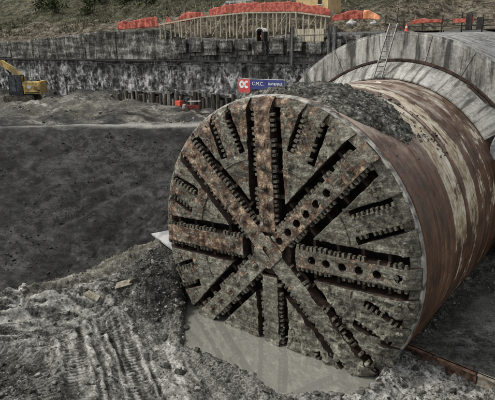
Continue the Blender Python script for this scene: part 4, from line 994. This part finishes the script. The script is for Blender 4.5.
# white van on the walkway level
van = thing('parked_van', 'white van parked behind the netting at the wall top', 'van', (-30.6, 35.2, 18.35), .08)
m = MB(); m.prism([(-2.2, .35), (2.1, .35), (2.1, 1.9), (1.95, 2.05), (-.9, 2.05), (-1.7, 1.2), (-2.2, 1.05)], (0, .9, 0), (1, 0, 0), (0, 0, 1), 1.8); m.build('body', M['dirtywhite'], van)
m = MB(); m.prism([(-1.45, 1.2), (-.45, 1.2), (-.45, 1.8), (-.92, 1.8)], (0, -.905, 0), (1, 0, 0), (0, 0, 1), .02); m.build('side_window', M['glass'], van)
m = MB(); m.prism([(-.3, 1.2), (.7, 1.2), (.7, 1.8), (-.3, 1.8)], (0, -.905, 0), (1, 0, 0), (0, 0, 1), .02); m.build('side_window', M['glass'], van)
for x in (-1.35, 1.3):
    for y in (-.82, .82):
        m = MB(); m.tube([(x, y - .1, .34), (x, y + .1, .34)], .34, 18); m.build('wheel', M['dark'], van)

# red and blue company banner on the wall
ban = thing('banner', 'red and blue company banner with white letters fixed on the dark wall', 'banner', (-24.6, 31.3, 10.4), .08)
m = MB(); m.box((-1.72, 0, 0), (1.66, .08, 1.56)); pr_ = m.build('emblem_panel', M['bannerred'], ban)
m = MB(); m.box((.28, .01, .22), (2.28, .06, 1.1)); m.build('name_panel', M['bannerblue'], ban)
m = MB(); m.box((2.62, .01, .26), (2.34, .06, 1.02)); m.build('name_panel', M['bannerblue'], ban)
m = MB(); m.box((.9, .05, .84), (5.9, .05, .05)); m.box((3.83, .05, .2), (.05, .05, 1.25)); m.build('frame', M['white'], ban)
def ring_seg(m, cx, cz, r0, r1, a0, a1, y=-.06, t=.03):
    A = np.linspace(a0, a1, 24); P = [(cx + r1 * math.cos(a), cz + r1 * math.sin(a) * 1.25) for a in A] + [(cx + r0 * math.cos(a), cz + r0 * math.sin(a) * 1.25) for a in A[::-1]]
    n = len(A)
    for i in range(n - 1):
        q = [P[i], P[i + 1], P[2 * n - 2 - i], P[2 * n - 1 - i]]; m.prism(q[::-1], (0, y, 0), (1, 0, 0), (0, 0, 1), -t)
m = MB(); ring_seg(m, -2.06, .18, .15, .36, rad(-50), rad(310)); ring_seg(m, -1.38, .18, .15, .36, rad(50), rad(310)); m.box((-1.72, -.045, .05), (.2, .03, .2), Matrix.Rotation(.78, 3, 'Y')); m.build('emblem', M['letter'], ban)
def text(s, size, loc, parent, name='lettering'):
    cu = bpy.data.curves.new(name, 'FONT'); cu.body = s; cu.size = size; cu.extrude = .012; cu.align_x = 'CENTER'; cu.align_y = 'CENTER'
    o0 = bpy.data.objects.new('tmp', cu); COL.objects.link(o0); dg = bpy.context.evaluated_depsgraph_get(); dg.update()
    me = bpy.data.meshes.new_from_object(o0.evaluated_get(dg)); bpy.data.objects.remove(o0)
    o = obj(name, me, M['letter'], parent); o.matrix_basis = Matrix.Translation(loc) @ Matrix.Rotation(PI / 2, 4, 'X'); return o
text('C.M.C.', .58, (.22, -.045, .3), ban)
text('RAVENNA', .42, (2.62, -.045, .3), ban)

# red boxes near the piles
def rcrate(loc, dim, label, rot=.1, ridge=True):
    t = thing('plastic_crate', label, 'crate', loc, rot)
    m = MB(); w_, d_, h_ = dim
    m.box((0, 0, .04), (w_, d_, .08)); [m.box((sx * (w_ / 2 - .03), 0, h_ / 2), (.06, d_, h_)) for sx in (-1, 1)]; [m.box((0, sy * (d_ / 2 - .03), h_ / 2), (w_ - .13, .06, h_)) for sy in (-1, 1)]
    m.build('body', M['red'], t); m = MB(); m.box((0, 0, h_ + .03), (w_ + .06, d_ + .06, .07), None, 0, .92, .02); m.build('lid', M['red'], t)
    return t
gtop = lambda x, y, r: max(ghs(x + a, y + b) for a in (-r, 0, r) for b in (-r, 0, r))
zb = gtop(-35.7, 29.4, .5); rcrate((-35.7, 29.4, zb), (.85, .7, .65), 'red plastic crate standing against the piles')
# small red and white tracked carrier parked on the bench
zb = gtop(-31.3, 27.2, .8)
cr = thing('dumper', 'low red and white dumper parked behind the top left rim of the wheel', 'dumper', (-31.3, 27.2, zb - .05), .62)
m = MB(); m.box((.1, 0, .62), (1.7, 1.0, .42), None, 0, 1.0, .05); m.build('body', M['darkred'], cr)
m = MB(); m.box((-.98, 0, .66), (.45, .9, .55), None, 0, .85, .05); m.build('front_hood', M['dirtywhite'], cr)
m = MB(); m.box((.25, 0, 1.28), (1.5, .9, .07), None, 0, 1, .02); cp = m.build('canopy', M['dirtywhite'], cr)
for sx in (-.4, .85):
    for sy in (-.4, .4):
        m = MB(); m.tube([(sx, sy, .82), (sx, sy, 1.26)], .03, 6); m.build('canopy_post', M['dark'], cr)
for sx in (-.7, .7):
    for sy in (-.5, .5):
        m = MB(); m.tube([(sx, sy - .12, .3), (sx, sy + .12, .3)], .32, 16); m.build('wheel', M['track'], cr)

# ------------------------------------------------------------------ excavator
ex = thing('excavator', 'yellow tracked excavator with dark cab working on the far bench', 'excavator', (-61.5, 23.0, 7.3), math.atan2(.612, .79)); ex.scale = (1.02, 1.02, 1.06)
for sy in (-1.35, 1.35):
    m = MB(); prof = [(-1.9 + .48 * math.cos(a), .52 + .5 * math.sin(a)) for a in np.linspace(PI / 2, 3 * PI / 2, 10)] + [(1.5 + .48 * math.cos(a), .52 + .5 * math.sin(a)) for a in np.linspace(-PI / 2, PI / 2, 10)]
    m.prism(prof, (0, sy + .32, 0), (1, 0, 0), (0, 0, 1), .64)
    for i in range(22):
        x = -2.2 + i * .19; m.box((x, sy, .03), (.07, .66, .08)); m.box((x, sy, 1.02), (.07, .66, .07))
    tr = m.build('crawler_track', M['track'], ex)
    for x in (-1.9, 1.5):
        m = MB(); m.tube([(x, sy - .36, .52), (x, sy + .36, .52)], .34, 18); m.build('sprocket', M['track'], tr)
m = MB(); m.box((-.2, 0, .75), (2.6, 2.2, .5)); m.tube([(-.1, 0, .95), (-.1, 0, 1.18)], .75, 20); m.build('undercarriage', M['track'], ex)
m = MB(); m.box((1.85, 0, 2.05), (2.5, 2.7, 1.7), None, 0, 1, .14); m.box((-.1, .75, 1.8), (1.5, 1.1, 1.1), None, 0, 1, .1); bd = m.build('body', M['yellow'], ex)
m = MB(); m.box((1.8, -1.36, 1.4), (2.1, .04, .16)); m.build('body_stripe', M['cabdark'], bd)
m = MB(); m.box((1.5, -1.372, 2.2), (.55, .02, .42)); m.build('decal', M['white'], bd)
m = MB(); m.box((2.8, -1.37, 1.7), (.25, .03, .18)); m.build('vent', M['dark'], bd)
m = MB(); m.box((1.7, 0, 2.95), (1.6, 1.6, .16), None, 0, .9, .04); m.tube([(2.3, .5, 2.7), (2.3, .5, 3.3)], .08, 10); m.build('engine_cover', M['cabdark'], bd)
# cab with glazed openings
cb = MB(); cx_ = -.48
cb.box((cx_, -.85, 1.35), (2.0, 1.1, .45)); cb.box((cx_, -.85, 3.72), (1.9, 1.1, .14), None, 0, .95)
for x in (cx_ - .9, cx_ + .1, cx_ + .93):
    for y in (-1.36, -.34): cb.bar((x, y, 1.5), (x + (.12 if x < -1.2 else 0), y, 3.7), .1)
cab = cb.build('cab', M['cabdark'], ex)
for x0, x1 in ((cx_ - .81, cx_ + .03), (cx_ + .17, cx_ + .86)):
    m = MB(); m.prism([(x0, 1.62), (x1, 1.62), (x1, 3.62), (x0 + .06, 3.62)], (0, -1.37, 0), (1, 0, 0), (0, 0, 1), -.03); m.build('window', M['glass'], cab)
m = MB(); m.prism([(-1.3, 1.62), (-.35, 1.62), (-.35, 3.62), (-1.3, 3.62)], (cx_ - .91, 0, 0), (0, 1, 0), (0, 0, 1), .03); m.build('windscreen', M['glass'], cab)
m = MB(); m.box((cx_ + .3, -.85, 1.9), (.5, .5, .12)); m.box((cx_ + .52, -.85, 2.4), (.12, .5, .9)); m.build('seat', M['dark'], cab)
for z in (3.1, 3.45): m = MB(); m.tube([(.75, -1.25, z), (2.95, -1.25, z)], .03, 6); m.build('handrail', M['dark'], ex)
for x in (.75, 1.85, 2.95): m = MB(); m.tube([(x, -1.25, 2.85), (x, -1.25, 3.45)], .03, 6); m.build('handrail_post', M['dark'], ex)
for i in range(4): m = MB(); m.box((2.35, -1.365, 1.75 + i * .13), (.55, .03, .05)); m.build('grille_bar', M['dark'], bd)
m = MB(); m.tube([(-.3, .45, 2.6), (-.9, .42, 3.9), (-2.0, .42, 5.0), (-3.2, .42, 5.65)], .05, 6); m.build('hydraulic_hose', M['dark'], ex)
bo = [(-.2, 1.9), (.35, 2.1), (-.2, 3.3), (-1.5, 4.7), (-3.2, 5.75), (-5.4, 5.6), (-5.5, 5.2), (-3.4, 5.05), (-2.0, 4.1), (-.9, 2.9)]
m = MB(); m.prism(bo, (.55, .75, 0), (1, 0, 0), (0, 0, 1), .55); m.build('boom', M['yellow'], ex)
m = MB(); m.prism([(-5.2, 6.1), (-5.7, 6.0), (-6.6, 2.2), (-6.3, 2.1), (-5.0, 5.1)], (.55, .68, 0), (1, 0, 0), (0, 0, 1), .4); m.build('stick', M['yellow'], ex)
m = MB(); m.prism([(-6.7, 2.3), (-6.1, 2.2), (-5.5, 1.3), (-5.7, .6), (-6.5, .35), (-6.3, 1.1), (-6.8, 1.6)], (.55, 1.0, 0), (1, 0, 0), (0, 0, 1), 1.1); m.build('bucket', M['track'], ex)
m = MB(); m.tube([(-.65, .48, 2.2), (-2.35, .48, 4.8)], .11, 10); m.build('boom_cylinder', M['dark'], ex)

# ------------------------------------------------------------------ right hand fence, cone, nets behind the vault
fen = thing('site_fence', 'dark thin post and rail site fence behind the vault', 'fence', (0, 35.6, 16.4))
fx = list(np.arange(-10.2, 9, 1.9))
for x in fx:
    m = MB(); m.tube([(x, wally(x) + 1.5, 16.1), (x + random.uniform(-.06, .06), wally(x) + 1.5, 17.6 + random.uniform(-.1, .5))], .06, 6); m.build('post', M['dark'], fen, True)
for z in (17.25, 16.75):
    m = MB(); m.tube([(x, wally(x) + 1.5, z + random.uniform(-.05, .05)) for x in fx], .04, 6); m.build('rail', M['dark'], fen, True)
m = MB(); m.box((-1.9, wally(-1.9) + 1.4, 17.1), (.55, .3, 1.5)); m.box((-.9, wally(-.9) + 1.4, 16.95), (.6, .3, 1.1)); m.build('panel', M['dark'], fen, True)
net_strip('faded red net hung on the site fence right of the ladder', [(-7.6, 17.0, 17.35), (-6.0, 17.1, 17.5), (-4.4, 17.1, 17.35)], 461, 1.38)
net_strip('short red net hung on the right-hand part of the site fence', [(-3.4, 17.0, 17.35), (-2.4, 17.05, 17.4), (-1.5, 17.0, 17.6)], 471, 1.3)
cone = thing('traffic_cone', 'orange and white traffic cone standing behind the arch near the ladder', 'traffic cone', (-7.6, 34.0, float(hz(np.array([-7.6]), np.array([.5]))[0])))
m = MB(); m.box((0, 0, .03), (.42, .42, .06)); m.tube([(0, 0, .06), (0, 0, .32)], [.17, .12], 16); m.tube([(0, 0, .46), (0, 0, .72)], [.095, .04], 16); m.build('body', M['red'], cone)
m = MB(); m.tube([(0, 0, .32), (0, 0, .46)], [.121, .096], 16); m.build('white_band', M['white'], cone)
m = MB(); m.tube([(-8.6, 33.9, 16.2), (-8.55, 33.9, 18.6)], .05, 8); tag(m.build('steel_pole', M['dark']), 'thin dark steel pole standing just behind the ladder top', 'pole')

# ------------------------------------------------------------------ beams, planks and slabs
def beam(a, b, w_, h_, mat_, label, name='steel_beam'):
    a = Vector(a); b = Vector(b); t = thing(name, label, 'beam', (a + b) / 2, math.atan2((b - a).y, (b - a).x), 'beams edging the right-hand work floor'); L = (b - a).length
    m = MB(); m.box((0, 0, 0), (L - .04, w_ * .35, h_), None, 0, 1, .015); m.build('web', mat_, t)
    for s in (-1, 1): m = MB(); m.box((0, -.03, s * (h_ / 2 - .04)), (L - .04, w_, .08), None, 0, 1, .02); m.build('flange', mat_, t)
    return t
beam((6.15, 2.40, .78), (8.05, 2.14, .78), .3, .56, M['rustbeam'], 'rusty beam nearest the wheel at the edge of the work floor')
beam((8.08, 2.14, .77), (10.0, 1.90, .77), .3, .56, M['rustbeam'], 'rusty beam in the middle of the row edging the work floor')
beam((10.03, 1.90, .78), (13.5, 1.46, .78), .3, .56, M['board'], 'pale dusty beam at the right end of the row edging the work floor', 'timber_beam')
def slab(pts, thick, mat_, label, name, cat, group=None):
    pts = [Vector(p) for p in pts]; nrm = (pts[1] - pts[0]).cross(pts[2] - pts[0]).normalized()
    if nrm.z < 0: nrm = -nrm
    n = len(pts); m = MB(); m.add([p for p in pts] + [p - nrm * thick for p in pts], [tuple(range(n)), tuple(range(n, 2 * n))[::-1]] + [(i, (i + 1) % n, n + (i + 1) % n, n + i) for i in range(n)])
    return tag(m.build(name, mat_), label, cat, group)
slab([(-10.1, .55, 4.05), (-9.2, 1.6, 4.2), (-7.75, .95, 4.05), (-7.55, -.05, 3.72)], .12, M['slab'], 'pale grey concrete slab lying on the berm against the wheel', 'concrete_slab', 'slab')
def plank(x, y, L, wd, rz, label):
    ca, sa = math.cos(rz), math.sin(rz); q = [(a, b, ghs(x + a * ca - b * sa, y + a * sa + b * ca)) for a in np.linspace(-L / 2, L / 2, 7) for b in (-wd / 2, 0, wd / 2)]
    A_ = np.array([[p[0], p[1], 1] for p in q]); cf = np.linalg.lstsq(A_, np.array([p[2] for p in q]), rcond=None)[0]; lift = max(p[2] - (cf[0] * p[0] + cf[1] * p[1] + cf[2]) for p in q)
    n_ = Vector((-cf[0], -cf[1], 1)).normalized(); ex_ = Vector((1, 0, cf[0])).normalized(); R_ = Matrix((ex_, n_.cross(ex_), n_)).transposed().to_4x4()
    m = MB(); m.prism([(-L / 2, -wd / 2), (L / 2, -wd * .42), (L * .46, wd / 2), (-L * .35, wd * .46)], (0, 0, 0), (1, 0, 0), (0, 1, 0), .06); o = m.build('wooden_plank', M['board']); o.matrix_basis = Matrix.Translation((x, y, cf[2] + lift * .8)) @ Matrix.Rotation(rz, 4, 'Z') @ R_
    return tag(o, label, 'plank', 'planks on the berm')
plank(-9.75, -4.6, 1.0, .42, .25, 'dusty board lying lower left on the berm slope')
plank(-8.7, -3.1, 1.05, .4, .75, 'dusty board lying nearer the wheel on the berm slope')

# ------------------------------------------------------------------ loose rubble
def scatter(n, fn, smin, smax, power, big=False):
    x = rng.uniform(-24, 13.5, n); y = rng.uniform(-16, 13, n)
    w_ = fn(x, y); k = rng.random(n) < w_; x, y = x[k], y[k]
    s = smin + (smax - smin) * rng.random(len(x)) ** power
    z = gh(x, y) + s * .12
    return np.stack([x, y, z], -1), s
def dens(x, y):
    hh = gh(x, y); b = .10 + .0 * x
    b = b + .9 * np.exp(-(((x + 7.2) / 1.9) ** 2 + ((y + 1.6) / 2.6) ** 2))
    b = b + .8 * np.exp(-(((x + 6.5) / 4.2) ** 2 + ((y + 11.3) / 1.4) ** 2))
    pd, _, _, _ = poly_dist(x, y, PUD, True); b = b + .75 * np.exp(-((pd - .35) / .4) ** 2)
    b = b + .7 * ((x > 5.3) & (y < 2.0) & (y > -6)) + .35 * sstep(.5, .62, fbm(x * .5, y * .5, 3, 501))
    d, sd_, _, _ = poly_dist(x, y, CREST)
    b = np.where((sd_ > 0) & (d > .8), .004, b)
    fy = 2.35 - (x - 6.5) * .12
    b = np.where((x > 5.2) & (y > fy - .15), np.where(y > 11, .5, .02) + .5 * np.exp(-((x - 6.6) / .5) ** 2), b)
    b = np.where((hh < WZ - .02) | ((np.abs(x) < 6.3) & (y > -.75)), 0, b)
    for pts, hw in TRACKS[2:]:
        td, _, _, _ = poly_dist(x, y, pts); b = np.where(td < hw, b * .35, b)
    return b
P1, s1 = scatter(80000, dens, .018, .085, 2.2)
V1, F1 = chunks(P1, s1)
P2_, s2 = scatter(9000, lambda x, y: dens(x, y) * .8, .06, .27, 2.6)
V2, F2 = chunks(P2_, s2, .7, .3, True)
V = np.concatenate([V1, V2]); F = np.concatenate([F1, F2 + len(V1)])
tag(obj('rubble', tri_mesh('rubble', V, F), M['rock']), 'loose broken rock and clods strewn over the muddy ground around the pool', 'rubble', kind='stuff')
# clods that rolled down the dark slope
x = rng.uniform(-46, -12, 16000); y = rng.uniform(-8, 26, 16000); s_ = (x - SX) * NX + (y - SY) * NY; d_, sd_, _, _ = poly_dist(x, y, CREST)
k = (s_ > -21) & (s_ < -.4) & (sd_ > 0) & (x < -10.5) & (rng.random(16000) < .12 + .6 * sstep(.45, .6, fbm(x * .25, y * .25, 4, 521))); x, y = x[k], y[k]; s = .02 + .15 * rng.random(len(x)) ** 6
V, F = chunks(np.stack([x, y, gh(x, y) + s * .05], -1), s)
tag(obj('slope_clods', tri_mesh('slope_clods', V, F), M['clod']), 'small dark clods scattered over the dark earth slope', 'clods', kind='stuff')
# clods on the far bench
x = rng.uniform(-80, -22, 3000); y = rng.uniform(12, 31, 3000); s_ = (x - SX) * NX + (y - SY) * NY
k = (s_ > 2) & (y < wally(x) - .6) & (fbm(x * .2, y * .2, 3, 511) > .45) & (np.hypot(x + 62, y - 22.6) > 3.5); x, y = x[k], y[k]; s = .04 + .3 * rng.random(len(x)) ** 5
V, F = chunks(np.stack([x, y, gh(x, y) + s * .1], -1), s)
tag(obj('bench_rubble', tri_mesh('bench_rubble', V, F), M['rock']), 'clods and stones strewn on the far bench below the wall', 'rubble', kind='stuff')
for o in list(bpy.data.objects):
    if '_world' in o: del o['_world']
